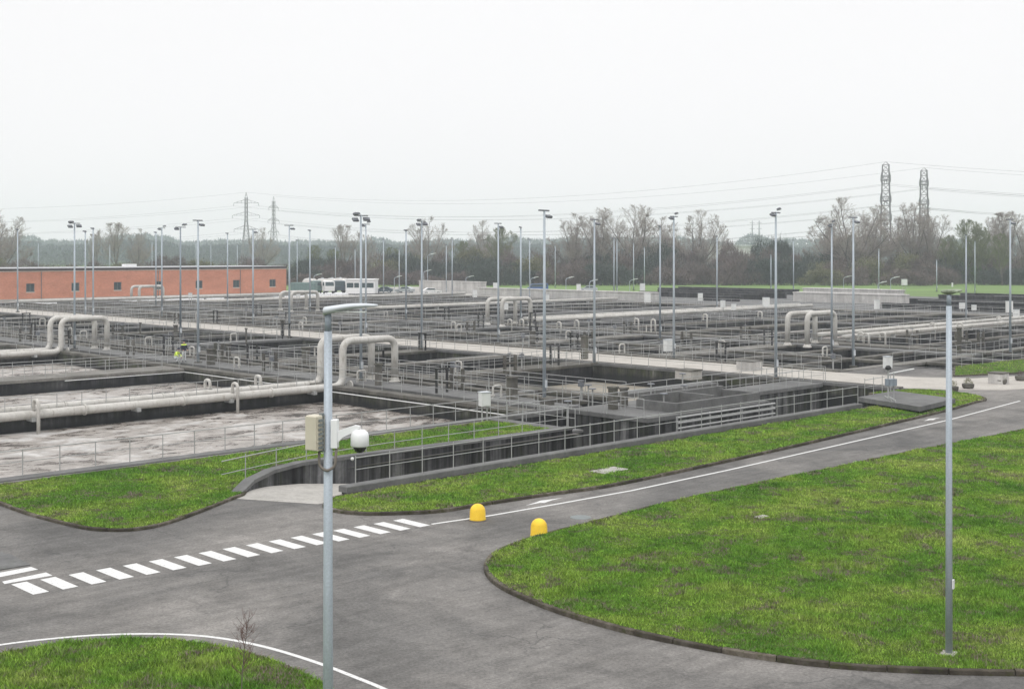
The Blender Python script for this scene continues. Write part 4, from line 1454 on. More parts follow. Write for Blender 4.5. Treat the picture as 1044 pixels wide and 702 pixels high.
# planters at the road end
def planter(x, y, lab, s=1.0):
    X, Y = at(x, y)
    t = thing('planter', lab, 'planter', (X, Y, 0), rnd.uniform(0, 1))
    MB().lathe([(0.26 * s, 0), (0.36 * s, 0.12), (0.38 * s, 0.30), (0.34 * s, 0.34)], 10).build('pot', M['deck'], t)
    mb = MB()
    for k in range(260):
        a, e = rnd.uniform(0, 6.28), rnd.uniform(0.1, 1.5)
        r_ = 0.36 * s * rnd.uniform(0.5, 1)
        p = Vector((r_ * math.cos(a) * math.cos(e), r_ * math.sin(a) * math.cos(e), 0.33 + r_ * math.sin(e)))
        q = Vector((rnd.uniform(-1, 1), rnd.uniform(-1, 1), rnd.uniform(-1, 1))) * 0.06
        w_ = Vector((rnd.uniform(-1, 1), rnd.uniform(-1, 1), rnd.uniform(-1, 1))) * 0.06
        mb.add([p, p + q, p + w_], [(0, 1, 2)])
    mb.build('foliage', M['leaf_brown' if rnd.random() < .5 else 'leaf_olive'], t)
    return t
planter(987, 396, 'round planter with brown plants, right of the lawn lamp pole', 1.05)
planter(971, 399, 'dark round planter half hidden behind the lawn lamp pole', 1.1)
planter(1021, 391.5, 'round planter before the pale concrete block', 1.0)
planter(1041, 388, 'reddish trough planter at the right edge', 1.1)

# spindles, small hoists and pipe stubs crowding the walkways
SP = []
_q = random.Random(77)
_protos = []
for kind in range(3):
    t = thing('gate_spindle', 'x', 'spindle', (0, 0, 0), ROT, 'small spindles and pipe stubs on the tank walkways')
    if kind == 0:
        MB().tube([(0, 0, 0), (0, 0, 1.15)], 0.06, 6).build('column', M['rail'], t)
        MB().box(-0.16, 0.16, -0.12, 0.12, 0.85, 1.12).build('gearbox', M['lamp_dark'], t)
        MB().lathe([(0.2, 0), (0.2, 0.03)], 10, (0, 0, 1.2)).build('handwheel', M['lamp_dark'], t)
    elif kind == 1:
        MB().tube(fillet([(0, 0, -0.3), (0, 0, 0.8), (0.7, 0, 0.8), (0.7, 0, -0.8)], 0.2, 4), 0.07, 8).build('pipe', M['pipe'], t)
        MB().lathe([(0.13, 0), (0.13, 0.05)], 10, (0, 0, 0.2)).build('flange', M['pipe'], t)
    else:
        for s_ in (-0.45, 0.45):
            MB().box(-0.06, 0.06, s_ - 0.06, s_ + 0.06, 0, 1.5).build('frame_post', M['far_wall'], t)
        MB().box(-0.07, 0.07, -0.55, 0.55, 1.502, 1.6).build('crossbeam', M['far_wall'], t)
        MB().tube([(0, 0, 0.3), (0, 0, 1.9)], 0.03, 6).build('spindle', M['rail'], t)
    _protos.append(t)
_spots = []
for v_ in [52 + 4.6 * k for k in range(18)]:
    _spots.append((_q.choice((53.0, 56.3, 59.3)), v_ + _q.uniform(-1, 1)))
for v_ in [53 + 5.3 * k for k in range(18)]:
    _spots.append((_q.choice((85.2, 95.4, 107.0, 110.8)), v_ + _q.uniform(-1.5, 1.5)))
for v_ in L[1:6]:
    for k in range(3):
        _spots.append((_q.uniform(61, 75.5), v_ + _q.uniform(-.5, .5)))
        _spots.append((_q.uniform(87, 105), v_ + _q.uniform(-.5, .5)))
for i, (u_, v_) in enumerate(_spots):
    k = i % 3
    t = _protos[k] if i < 3 else copy_tree(_protos[k])
    t.location = W(u_, v_, 0.02)
    t.rotation_euler = (0, 0, ROT + _q.choice((0, R(90))))
    SP.append(t)
count_off(SP, 'small spindle or pipe stub on a tank walkway')

# sampling equipment standing on the outlet slab
t = thing('sampler', 'grey sampling device with a black knob on the raised outlet slab', 'sampling device', W(67.0, 36.9, 0.5), 0.4)
MB().box(-0.28, 0.28, -0.2, 0.2, 0.75, 1.15).build('box_body', M['pole2'], t)
MB().tube([(-0.2, 0, 0), (-0.2, 0, 1.7)], 0.05, 8).build('upright', M['rail'], t)
MB().tube([(0.2, 0, 0), (0.2, 0, 1.5)], 0.04, 8).build('upright', M['rail'], t)
MB().lathe([(0.0, 1.66), (0.16, 1.70), (0.18, 1.82), (0.1, 1.93), (0, 1.95)], 14, (-0.2, 0, 0)).build('knob', M['black'], t)
MB().tube([(-0.2, 0.02, 1.45), (2.2, 0.6, 1.6)], 0.04, 6).build('boom', M['cabinet'], t)
o = MB().tube(fillet([(0, -0.25, -0.8), (0, -0.25, 0.3), (0, 0.2, 0.5)], 0.12), 0.035, 6).build('conduit', M['rail'], None, (*at(905, 409, 0.5), 0.3), ROT)
tag(o, 'thin conduit going down the front of the outlet slab, left one', 'pipe')
o = MB().tube(fillet([(0, -0.25, -0.8), (0, -0.25, 0.3), (0, 0.2, 0.5)], 0.12), 0.035, 6).build('conduit', M['rail'], None, (*at(909, 409.5, 0.5), 0.3), ROT)
tag(o, 'thin conduit going down the front of the outlet slab, right one', 'pipe')
# valves on the sludge chambers and in the sludge tank
VV = []
for (u_, v_) in ((56.5, 50.9), (58.0, 52.6), (57.5, 46.2), (61.2, 50.2), (62.0, 48.2), (50.8, 47.6), (68, 53)):
    t = thing('valve', 'x', 'valve', W(u_, v_, 0.0), ROT + R(20), 'small hand valves')
    MB().tube([(0, 0, -1.0), (0, 0, 0.75)], 0.05, 8).build('stem', M['rail'], t)
    MB().lathe([(0.22, 0), (0.24, 0.03), (0.22, 0.06)], 14, (0, 0, 0.75)).build('handwheel', M['lamp_dark'], t)
    VV.append(t)
count_off(VV, 'small hand valve near the sludge chambers')
t = thing('sludge_skimmer', 'thin channel bridge crossing the pale sludge tank', 'channel', W(62, 52.5, 0), ROT)
MB().box(-1.8, 9, -0.35, 0.35, -0.28, -0.02).build('trough', M['grey_deck'], t)
MB().box(-1.8, 9, 0.36, 0.44, -0.3, 0.1).build('side_panel', M['rail'], t)

# ------------------------------------------------------------------ brick building
BU0, BU1, BV0, BV1, BH = 66.0, 155.2, 229.5, 247.0, 5.55
t = thing('brick_building', 'long low orange brick building with dark flat roof edge and small square windows', 'building', W((BU0 + BU1) / 2, BV0, 0), ROT)
hl = (BU1 - BU0) / 2
# front wall with window openings, made of strips
wins = []
for px in (31, 77, 120, 162, 203, 241, 278):
    # intersection of the sight line with the facade plane v = BV0
    k = (px - CX) / F_PX
    # point (k*Y, Y): v = k*Y*VX + Y*VY = BV0
    Y = BV0 / (k * VX + VY)
    u_, _ = uv_of(k * Y, Y)
    wins.append(u_ - (BU0 + BU1) / 2)
ww, wz0, wz1 = 0.8, 1.75, 3.35
mb = MB()
mb.box(-hl, hl, 0, 0.3, 0.5, wz0)
mb.box(-hl, hl, 0, 0.3, wz1, BH)
xs = [-hl] + [q for w_ in wins for q in (w_ - ww, w_ + ww)] + [hl]
for i in range(0, len(xs), 2):
    mb.box(xs[i], xs[i + 1], 0, 0.3, wz0, wz1)
mb.box(-hl, hl, 17.2, 17.5, 0.5, BH)
mb.box(-hl, -hl + 0.3, 0.301, 17.2, 0.5, BH)
mb.box(hl - 0.3, hl, 0.301, 17.2, 0.5, BH)
mb.build('wall', M['brick'], t)
MB().box(-hl - 0.05, hl + 0.05, -0.05, 17.55, -0.1, 0.5).build('plinth', M['apron'], t)
MB().box(-hl - 0.04, hl + 0.04, -0.04, 17.54, BH + 0.002, BH + 0.16).build('cream_band', M['cream'], t)
rf = MB().box(-hl - 0.12, hl + 0.12, -0.12, 17.62, BH + 0.162, BH + 0.55).build('roof', M['fascia'], t)
MB().box(-hl + 0.2, hl - 0.2, 0.3, 17.2, BH + 0.552, BH + 0.66).build('roof_cover', M['roof'], rf)
MB().box(10, 12.5, 6, 7.5, BH + 0.662, BH + 1.25).build('skylight', M['white'], rf)
for w_ in wins:
    f = MB().box(w_ - ww, w_ - ww + 0.1, 0.12, 0.2, wz0, wz1).box(w_ + ww - 0.1, w_ + ww, 0.12, 0.2, wz0, wz1).box(w_ - ww + .1, w_ + ww - .1, 0.12, 0.2, wz1 - 0.1, wz1).box(w_ - ww + .1, w_ + ww - .1, 0.12, 0.2, wz0, wz0 + 0.1).box(w_ - 0.04, w_ + 0.04, 0.13, 0.19, wz0 + .1, wz1 - .1).build('window', M['frame_grey'], t)
    MB().box(w_ - ww + 0.1, w_ + ww - 0.1, 0.2, 0.24, wz0 + .1, wz1 - .1).build('pane', M['window'], f)
    MB().box(w_ - ww - .05, w_ + ww + .05, -0.06, 0.11, wz0 - 0.12, wz0 - 0.002).build('sill', M['cream'], f)
for x in (-30, -10, 14, 33):
    MB().tube([(x, -0.1, 0), (x, -0.1, BH)], 0.06, 6).build('downpipe', M['frame_grey'], t)
struct(MB().box(60, 158, 226, 229.4, -0.02, 0.05).build('pavement', M['apron'], None, (0, 0, 0), ROT))

# white gate hut
X, Y = at(369, 299)
t = thing('gate_hut', 'small white gate hut with dark windows beyond the tanks', 'hut', (X, Y, 0), R(-6))
w_, d_, h_ = 3.3, 1.8, 3.0
mb = MB()
mb.box(-w_, w_, -d_, -d_ + 0.12, 0, 1.3).box(-w_, w_, -d_, -d_ + 0.12, 2.4, h_)
for a, b in ((-w_, -w_ + 0.25), (-1.5, -1.35), (-0.25, 0.25), (1.35, 1.5), (w_ - 0.25, w_)):
    mb.box(a, b, -d_, -d_ + 0.12, 1.3, 2.4)
mb.box(-w_, w_, d_ - 0.12, d_, 0, h_).box(-w_, -w_ + .12, -d_ + .121, d_ - .121, 0, h_).box(w_ - .12, w_, -d_ + .121, d_ - .121, 0, h_)
mb.build('wall', M['white'], t)
MB().box(-w_ - .15, w_ + .15, -d_ - .2, d_ + .2, h_ + .002, h_ + 0.28).build('roof', M['white'], t)
for a, b in ((-w_ + 0.25, -1.5), (-1.35, -0.25), (0.25, 1.35), (1.5, w_ - 0.25)):
    MB().box(a, b, -d_ + 0.04, -d_ + 0.09, 1.3, 2.4).build('window', M['window'], t)

# ------------------------------------------------------------------ vehicles
def wheels(t, xs, hw, r, y=0):
    for x in xs:
        for s_ in (-1, 1):
            w = MB().tube([(x, s_ * hw - 0.11, r), (x, s_ * hw + 0.11, r)], r, 14).build('wheel', M['black'], t)
            MB().tube([(x, s_ * (hw + 0.115) - 0.004, r), (x, s_ * (hw + 0.115) + 0.004, r)], r * 0.6, 10).build('rim', M['lamp_grey'], w)


def car(px, py, rz, m, label, van=False):
    X, Y = at(px, py)
    t = thing('van' if van else 'parked_car', label, 'van' if van else 'car', (X, Y, 0), rz)
    if van:
        body = [(-2.5, 0.35), (2.4, 0.35), (2.5, 0.9), (1.9, 1.15), (1.35, 1.9), (-2.4, 1.98), (-2.5, 1.2)]
        gl = [(1.72, 1.15), (1.28, 1.80), (-2.2, 1.86), (-2.25, 1.2)]
    else:
        body = [(-2.1, 0.3), (2.1, 0.3), (2.15, 0.62), (1.95, 0.82), (1.05, 0.95), (0.45, 1.40), (-0.95, 1.45), (-1.75, 1.02), (-2.12, 0.95)]
        gl = [(0.95, 0.96), (0.42, 1.33), (-0.9, 1.38), (-1.55, 1.02)]
    MB().side(body, -0.84, 0.84).build('body', M[m], t)
    MB().side(gl, -0.852, -0.842).build('side_window', M['window'], t)
    MB().side(gl, 0.842, 0.852).build('side_window', M['window'], t)
    a, b = gl[0], gl[1]
    MB().add([(a[0] + .06, -0.72, a[1] + .02), (a[0] + .06, 0.72, a[1] + .02), (b[0] + .06, 0.66, b[1] + .02), (b[0] + .06, -0.66, b[1] + .02)], [(0, 1, 2, 3)]).build('windscreen', M['window'], t)
    for s_ in (-1, 1):
        MB().box(body[2][0] - .12, body[2][0] + 0.012, s_ * 0.62 - .16, s_ * .62 + .16, 0.62 if not van else .75, 0.76 if not van else .92).build('headlight', M['white'], t)
    wheels(t, (-1.35, 1.35), 0.76, 0.32)
    return t


car(413, 298.5, R(160), 'car_silver', 'silver parked car to the right of the white gate hut')
car(391, 298.5, R(178), 'car_dark', 'dark grey parked car next to the white gate hut')
car(440, 300, R(15), 'car_white', 'white parked car in front of the pale wall')
car(548, 297.5, R(180), 'car_blue', 'blue van beyond the long pale wall', True)
car(600, 297.5, R(176), 'car_silver', 'light silver car half hidden behind the long pale wall')


def tanker(px, py, rz, cab_m, label):
    X, Y = at(px, py)
    t = thing('tanker_truck', label, 'truck', (X, Y, 0), rz, 'tanker trucks beside the gate hut')
    MB().box(-4.2, 3.2, -0.5, 0.5, 0.7, 0.98).build('chassis', M['cable'], t)
    MB().side([(2.0, 0.6), (4.1, 0.6), (4.2, 1.6), (3.95, 2.75), (2.0, 2.85)], -1.15, 1.15).build('cab', M[cab_m], t)
    MB().add([(4.19, -1.0, 1.72), (4.19, 1.0, 1.72), (4.0, 0.95, 2.6), (4.0, -0.95, 2.6)], [(0, 1, 2, 3)]).build('windscreen', M['window'], t)
    for s_ in (-1, 1):
        MB().box(2.6, 3.8, s_ * 1.156 - 0.004, s_ * 1.156 + 0.004, 1.75, 2.5).build('side_window', M['window'], t)
    prof = [(-4.3, 0.0), (-4.25, 0.6), (-4.0, 1.0), (-3.6, 1.12), (1.2, 1.12), (1.5, 1.0), (1.72, 0.6), (1.78, 0.0)]
    n = 20
    vs, fs = [], []
    for x, r_ in prof:
        for k in range(n):
            a = 2 * math.pi * k / n
            vs.append((x, max(r_, .01) * math.cos(a), 2.15 + max(r_, .01) * math.sin(a)))
    for i in range(len(prof) - 1):
        for k in range(n):
            k2 = (k + 1) % n
            fs.append((i * n + k, i * n + k2, (i + 1) * n + k2, (i + 1) * n + k))
    MB().add(vs, fs).build('tank', M['tank_steel'], t, smooth=True)
    for x in (-3.0, -0.8, 1.0):
        MB().lathe([(1.135, -0.05), (1.135, 0.05)], 20).build('tank_band', M['lamp_grey'], t, (x, 0, 2.15)).rotation_euler = (0, R(90), 0)
    MB().lathe([(0.3, 3.25), (0.3, 3.42), (0.1, 3.46)], 12, (-1.8, 0, 0)).build('manhole', M['lamp_grey'], t)
    wheels(t, (-3.2, -2.0, 3.0), 1.0, 0.5)
    return t


tk = []
for (x, y, rz, m) in ((318, 298.5, -62, 'green_paint'), (331, 298.8, -66, 'car_white'), (341, 298.2, -64, 'car_dark'), (350, 298.0, -60, 'car_white')):
    tk.append(tanker(x, y, R(rz), m, 'x'))
count_off(tk, 'dusty tanker truck between brick building and white hut')
# low dark equipment sheds beside the brick building
X, Y = at(310, 300)
t = thing('container', 'greenish container right beside the brick building end', 'container', (X, Y, 0), R(-5))
MB().bev(-2.7, 2.7, -1.2, 1.2, 0.1, 2.6, 0.05).build('shell', M['green_paint'], t)
for k in range(12):
    MB().box(-2.6 + k * 0.45, -2.4 + k * 0.45, -1.23, -1.202, 0.3, 2.4).build('rib', M['green_paint'], t)

# ------------------------------------------------------------------ people
def person(label, loc, rz, joints, edges, radii, mats, head, cap_m, crouch=False):
    t = thing('person', label, 'person', loc, rz)
    me = bpy.data.meshes.new('body')
    me.from_pydata(joints, edges, [])
    o = bpy.data.objects.new('skeleton', me)
    COL.objects.link(o)
    md = o.modifiers.new('s', 'SKIN')
    for i, r_ in enumerate(radii):
        me.skin_vertices[0].data[i].radius = (r_, r_)
    me.skin_vertices[0].data[0].use_root = True
    o.modifiers.new('u', 'SUBSURF').levels = 2
    dg = bpy.context.evaluated_depsgraph_get()
    bm_ = bpy.data.meshes.new_from_object(o.evaluated_get(dg))
    bpy.data.objects.remove(o)
    for m_ in mats['list']:
        bm_.materials.append(M[m_])
    for p in bm_.polygons:
        c = p.center
        p.material_index = mats['pick'](c)
        p.use_smooth = True
    body = link('body', bm_, t)
    h = Vector(head)
    mb = MB()
    prof = [(0.0, 0.135), (0.06, 0.125), (0.105, 0.08), (0.118, 0.02), (0.122, -0.01)]
    mb.lathe(prof, 14, (h.x, h.y, h.z + 0.02)).build('hair' if cap_m == 'navy' else 'hard_hat', M[cap_m], t, smooth=True)
    return t


def hand(js, es, rs, wrist_i, d, side):
    w = Vector(js[wrist_i])
    d = Vector(d).normalized()
    sidev = d.cross(Vector((0, 0, 1)))
    if sidev.length < 0.1:
        sidev = Vector((1, 0, 0))
    sidev.normalize()
    for k in range(4):
        b = w + d * 0.085 + sidev * (k - 1.5) * 0.021
        m_ = b + d * (0.04, 0.048, 0.045, 0.035)[k]
        e = m_ + d * 0.03 + Vector((0, 0.015, -0.01))
        i0 = len(js)
        js += [tuple(b), tuple(m_), tuple(e)]
        es += [(wrist_i, i0), (i0, i0 + 1), (i0 + 1, i0 + 2)]
        rs += [0.013, 0.009, 0.008]
    b = w + d * 0.03 + sidev * side * 0.04
    e = b + d * 0.045 + sidev * side * 0.015
    i0 = len(js)
    js += [tuple(b), tuple(e)]
    es += [(wrist_i, i0), (i0, i0 + 1)]
    rs += [0.012, 0.009]


def standing():
    js = [(0, 0, 0.95), (0, 0, 1.15), (0, 0.0, 1.38), (0, -0.01, 1.50), (0, -0.02, 1.60), (0, -0.03, 1.70),
          (-0.19, 0, 1.42), (-0.27, -0.02, 1.15), (-0.20, -0.22, 1.02), (0.19, 0, 1.42), (0.27, -0.02, 1.15), (0.20, -0.22, 1.02),
          (-0.10, 0, 0.88), (-0.11, -0.01, 0.49), (-0.12, 0.02, 0.09), (-0.12, -0.13, 0.045), (0.10, 0, 0.88), (0.12, -0.02, 0.49), (0.14, 0.02, 0.09), (0.15, -0.13, 0.045)]
    es = [(0, 1), (1, 2), (2, 3), (3, 4), (4, 5), (2, 6), (6, 7), (7, 8), (2, 9), (9, 10), (10, 11), (0, 12), (12, 13), (13, 14), (14, 15), (0, 16), (16, 17), (17, 18), (18, 19)]
    rs = [0.14, 0.145, 0.155, 0.06, 0.085, 0.095, 0.075, 0.055, 0.035, 0.075, 0.055, 0.035, 0.095, 0.065, 0.045, 0.04, 0.095, 0.065, 0.045, 0.04]
    hand(js, es, rs, 8, (0.3, -0.9, -0.3), 1)
    hand(js, es, rs, 11, (-0.3, -0.9, -0.3), -1)
    return js, es, rs


def crouched():
    js = [(0, 0, 0.42), (0, -0.08, 0.60), (0, -0.20, 0.80), (0, -0.26, 0.90), (0, -0.30, 0.98), (0, -0.33, 1.07),
          (-0.18, -0.20, 0.84), (-0.27, -0.34, 0.62), (-0.16, -0.52, 0.46), (0.18, -0.20, 0.84), (0.27, -0.34, 0.62), (0.16, -0.52, 0.46),
          (-0.13, -0.04, 0.36), (-0.18, -0.42, 0.48), (-0.16, -0.22, 0.09), (-0.17, -0.38, 0.045), (0.13, -0.04, 0.36), (0.18, -0.42, 0.50), (0.16, -0.22, 0.09), (0.17, -0.38, 0.045)]
    _, es, rs = standing()
    es, rs = es[:19], rs[:20]
    hand(js, es, rs, 8, (0.2, -0.8, -0.5), 1)
    hand(js, es, rs, 11, (-0.2, -0.8, -0.5), -1)
    return js, es, rs


def pick_stand(c):
    if c.z > 1.53:
        return 0
    if abs(c.z - 1.44) < 0.05:
        return 2
    if c.z > 0.93 or abs(c.x) > 0.2 and c.z > 0.9:
        return 0 if (c.y < -0.26 and c.z < 1.1) else 1
    if c.z > 0.12:
        return 3
    return 4


def pick_crouch(c):
    if c.z > 0.93:
        return 0
    if c.y < -0.53 and c.z < 0.5 and c.z > 0.3:
        return 0
    if c.z > 0.52:
        return 1
    if c.z > 0.12:
        return 2
    return 3


DZ = 0.055
X, Y = at(187.5, 369, DZ)
js, es, rs = standing()
person('person standing on the mossy walkway in dark jacket with yellow band and pale trousers', (X, Y, DZ), R(40), js, es, rs,
       {'list': ['skin', 'navy', 'hivis', 'pale_cloth', 'black'], 'pick': pick_stand}, (0, -0.03, 1.72), 'navy')
X, Y = at(178.5, 369.5, DZ)
js, es, rs = crouched()
person('person crouching in a yellow hi-vis jacket beside the standing worker', (X, Y, DZ), R(75), js, es, rs,
       {'list': ['skin', 'hivis', 'pale_cloth', 'black'], 'pick': pick_crouch}, (0, -0.33, 1.08), 'navy')

# ------------------------------------------------------------------ pylons and wires
def pylon(px, D, y_top, arms, label, rz, slim):
    X, Y = at_d(px, D)
    h = EYE - (y_top - HOR) * D / F_PX
    t = thing('pylon', label, 'pylon', (X, Y, 0), rz)
    mb = MB()
    b0, b1 = (6.0, 1.3) if not slim else (4.4, 2.3)
    hn = h * (0.975 if slim else 0.93)
    n = 15
    def wd(z):
        f = z / hn
        if slim:
            return b0 * (1 - f) + b1 * f
        return max(b1, b0 * (1 - f * 1.35) + b1 * f * 1.0) if f < 0.95 else b1
    zs = [hn * (1 - (1 - k / n) ** 1.1) for k in range(n + 1)]
    for sx, sy in ((-1, -1), (1, -1), (1, 1), (-1, 1)):
        mb.tube([(sx * wd(z) / 2 * 1.0, sy * wd(z) / 2, z) for z in zs], 0.2, 4, 0.16)
    for a, b in zip(zs[:-1], zs[1:]):
        wa, wb = wd(a) / 2, wd(b) / 2
        for (p, q) in (((-1, -1), (1, -1)), ((1, -1), (1, 1)), ((1, 1), (-1, 1)), ((-1, 1), (-1, -1))):
            mb.tube([(p[0] * wa, p[1] * wa, a), (q[0] * wb, q[1] * wb, b)], 0.075, 3, caps=False)
            mb.tube([(q[0] * wa, q[1] * wa, a), (p[0] * wb, p[1] * wb, b)], 0.075, 3, caps=False)
            mb.tube([(p[0] * wb, p[1] * wb, b), (q[0] * wb, q[1] * wb, b)], 0.075, 3, caps=False)
    if slim:
        for zf, ln in arms:
            z, w0 = h * zf, wd(h * zf) / 2
            for s_ in (-1, 1):
                mb.tube([(0, s_ * w0, z - 1.6), (0, s_ * (w0 + 0.45), z), (0, s_ * (w0 + 0.4), z + 1.6), (0, s_ * w0, z + 3.4)], 0.16, 4)
            mb.tube([(0, -w0 - .4, z), (0, w0 + .4, z)], 0.14, 4)
            mb.tube([(0, -w0 - .4, z + 1.6), (0, w0 + .4, z + 1.6)], 0.14, 4)
    mb.build('lattice_body', M['steel'], t)
    w_ = b1 / 2
    pk = MB()
    for sx, sy in ((-1, -1), (1, -1), (1, 1), (-1, 1)):
        pk.tube([(sx * w_, sy * w_, hn), (0, 0, h)], 0.08, 4)
    pk.build('peak', M['steel'], t)
    ends = []
    for zf, ln in arms:
        z = h * zf
        for s_ in (-1, 1):
            am = MB()
            ww_ = wd(z) / 2
            for sy in (-1, 1):
                am.tube([(s_ * ww_, sy * ww_, z), (s_ * ln, 0, z)], 0.08, 4)
                am.tube([(s_ * ww_, sy * ww_, z + 1.9), (s_ * ln, 0, z)], 0.07, 4)
                for k in (0.33, 0.66):
                    xx = s_ * (ww_ + (ln - ww_) * k)
                    am.tube([(xx, sy * ww_ * (1 - k), z), (xx, sy * ww_ * (1 - k), z + 1.9 * (1 - k))], 0.05, 3)
            a = am.build('cross_arm', M['steel'], t)
            MB().tube([(s_ * ln, 0, z), (s_ * ln, 0, z - 1.6)], 0.11, 5).build('insulator', M['lamp_dark'], a)
            ends.append(Matrix.Rotation(rz, 4, 'Z') @ Vector((s_ * ln, 0, z - 1.6)) + Vector((X, Y, 0)))
    ends.append(Vector((X, Y, h)))
    return ends


A3 = [(0.50, 5.0), (0.66, 5.4), (0.84, 4.6)]
e1 = pylon(251, 700, 196, [(0.52, 6.8), (0.70, 7.6), (0.86, 7.0)], 'left one of the two hazy pylons at left, with wide cross arms', R(0), False)
e2 = pylon(279, 760, 200, A3, 'right one of the two hazy pylons at left, with short arms', R(62), False)
e3 = pylon(903, 470, 165, A3, 'taller and left of the two lattice pylons at right', R(78), True)
e4 = pylon(942, 510, 171, A3, 'shorter and right of the two lattice pylons at right', R(78), True)


def wires(a, b, sag, label, name='overhead_wires'):
    lst = []
    for p, q in zip(a, b):
        pts = []
        for k in range(25):
            f = k / 24
            r_ = p.lerp(q, f)
            r_.z -= sag * 4 * f * (1 - f)
            pts.append(r_)
        mb = MB()
        mb.tube(pts, 0.032, 4, caps=False)
        o = mb.build('overhead_wire', M['wire'], None)
        lst.append(o)
        tag(o, 'x', 'wire', label)
    return lst


off = lambda e, v: [p + Vector(v) for p in e]
wl = wires(e3, e1, 9, 'power lines between the left and right pylons')
wl += wires(e4, e2, 9, 'power lines between the left and right pylons')
for o in wl:
    o['label'] = 'faint overhead wire sagging between the left and the right pylons'
wl = wires(e3, off(e3, (330, -60, -2)), 8, 'power lines leaving to the right') + wires(e4, off(e4, (330, -60, -2)), 8, 'power lines leaving to the right')
for o in wl:
    o['label'] = 'overhead wire leaving the right pylons towards the right picture edge'
wl = wires(e1, off(e1, (-330, 30, -2)), 8, 'power lines leaving to the left')
for o in wl:
    o['label'] = 'faint overhead wire leaving the left pylons towards the left picture edge'
for (px, lab) in ((767, 'left one of two tiny far masts on the skyline right of centre'), (774, 'right one of two tiny far masts on the skyline right of centre')):
    X, Y = at_d(px, 1500)
    t = thing('far_mast', lab, 'mast', (X, Y, 0), 0)
    MB().tube([(0, 0, 0), (0, 0, 48)], 1.6, 5, 0.5).build('mast_body', M['steel'], t)
    for z in (30, 38, 45):
        MB().box(-3, 3, -.3, .3, z, z + .5).build('cross_arm', M['steel'], t)

# ------------------------------------------------------------------ trees and shrubs
def bare_tree(seed, h, spread=0.5, twigs='twig', leaders=4, dense=1.0, low=0.22):
    r_ = random.Random(seed)
    tr, cr_ = MB(), MB()
    tris = []

    def limb(p, d, ln, rad, n, up, mb, sides):
        pts, dirs = [p], [d]
        q, dd = p.copy(), d.copy()
        for k in range(n):
            dd = (dd + Vector((r_.uniform(-1, 1), r_.uniform(-1, 1), r_.uniform(-.6, .6))) * 0.13 + Vector((0, 0, up))).normalized()
            q = q + dd * ln / n
            if k > 0 and not inside_crown(q):
                break
            pts.append(q.copy())
            dirs.append(dd.copy())
        mb.tube(pts, rad, sides, rad * 0.25, caps=False)
        return pts, dirs

    def inside_crown(p):
        x, y, z = p.x / (h * 0.43), p.y / (h * 0.43), (p.z - h * 0.56) / (h * 0.45)
        if z < 0:
            x, y = x * 0.95, y * 0.95
        return x * x + y * y + z * z < 1.0 or p.z < h * 0.2

    def off_dir(d, ang):
        a = r_.uniform(0, 6.283)
        ax = d.cross(Vector((math.cos(a), math.sin(a), 0.2))).normalized()
        return (Matrix.Rotation(ang, 3, ax) @ d).normalized()

    def laterals(pts, dirs, ln, rad, level):
        n = len(pts) - 1
        if n < 1:
            return
        cnt = {0: 15, 1: 9, 2: int(7 * dense)}[level]
        for k in range(cnt):
            t_ = 0.16 + 0.84 * (k + r_.random()) / cnt
            i = min(int(t_ * n), n - 1)
            f = t_ * n - i
            p = pts[i].lerp(pts[i + 1], f)
            e = off_dir(dirs[i], r_.uniform(0.45, 0.95) * (1.0 if level < 2 else 1.1))
            l2 = ln * (0.62 if level == 0 else 0.55) * (1.0 - 0.42 * t_) * r_.uniform(0.75, 1.2)
            r2 = rad * (1 - 0.7 * t_) * 0.55
            if level == 2:
                sd_ = e.cross(Vector((r_.uniform(-1, 1), r_.uniform(-1, 1), 0.2))).normalized() * 0.026
                e = (e + Vector((0, 0, 0.25))).normalized()
                l2 = max(l2, 0.7)
                tris.extend([p - sd_, p + sd_, p + e * l2])
            else:
                a_, b_ = limb(p, e, l2, max(r2, 0.02), 5 if level == 0 else 3, 0.07, cr_, 4 if level == 0 else 3)
                laterals(a_, b_, l2, max(r2, 0.02), level + 1)

    base, bd = limb(Vector((0, 0, 0)), Vector((0, 0, 1)), h * low, h * 0.019, 4, 0.05, tr, 7)
    for k in range(leaders):
        a = 6.283 * k / leaders + r_.uniform(-.5, .5)
        tilt = (0.06 + 0.94 * ((k * 0.618) % 1.0) ** 0.7) * spread * r_.uniform(0.9, 1.1)
        d = Vector((math.cos(a) * math.sin(tilt), math.sin(a) * math.sin(tilt), math.cos(tilt)))
        ln = h * r_.uniform(0.85, 1.1)
        p = base[-1] if k % 2 == 0 else base[-2]
        a_, b_ = limb(p, d, ln, h * 0.010, 11, 0.03, tr, 5)
        laterals(a_, b_, h * 0.46, h * 0.009, 0)
    b0 = len(cr_.v)
    cr_.v += [tuple(p) for p in tris]
    cr_.f += [(b0 + 3 * k, b0 + 3 * k + 1, b0 + 3 * k + 2) for k in range(len(tris) // 3)]
    s_ = h / float(np.percentile([v[2] for v in cr_.v], 99.5))
    tr.v = [(a * s_, b * s_, c * s_) for a, b, c in tr.v]
    cr_.v = [(a * s_, b * s_, c * s_) for a, b, c in cr_.v]
    return tr.mesh('trunk', M['bark']), cr_.mesh('crown', M[twigs])


TREES = [bare_tree(3, 20, 1.15, leaders=9, dense=1.3, low=0.2), bare_tree(8, 20, 1.2, leaders=10, dense=1.2, low=0.17), bare_tree(15, 20, 0.95, leaders=8, dense=1.3, low=0.2), bare_tree(21, 20, 0.6, 'twig_green', dense=2.6, leaders=5, low=0.15), bare_tree(33, 20, 0.6, leaders=5, dense=1.3)]


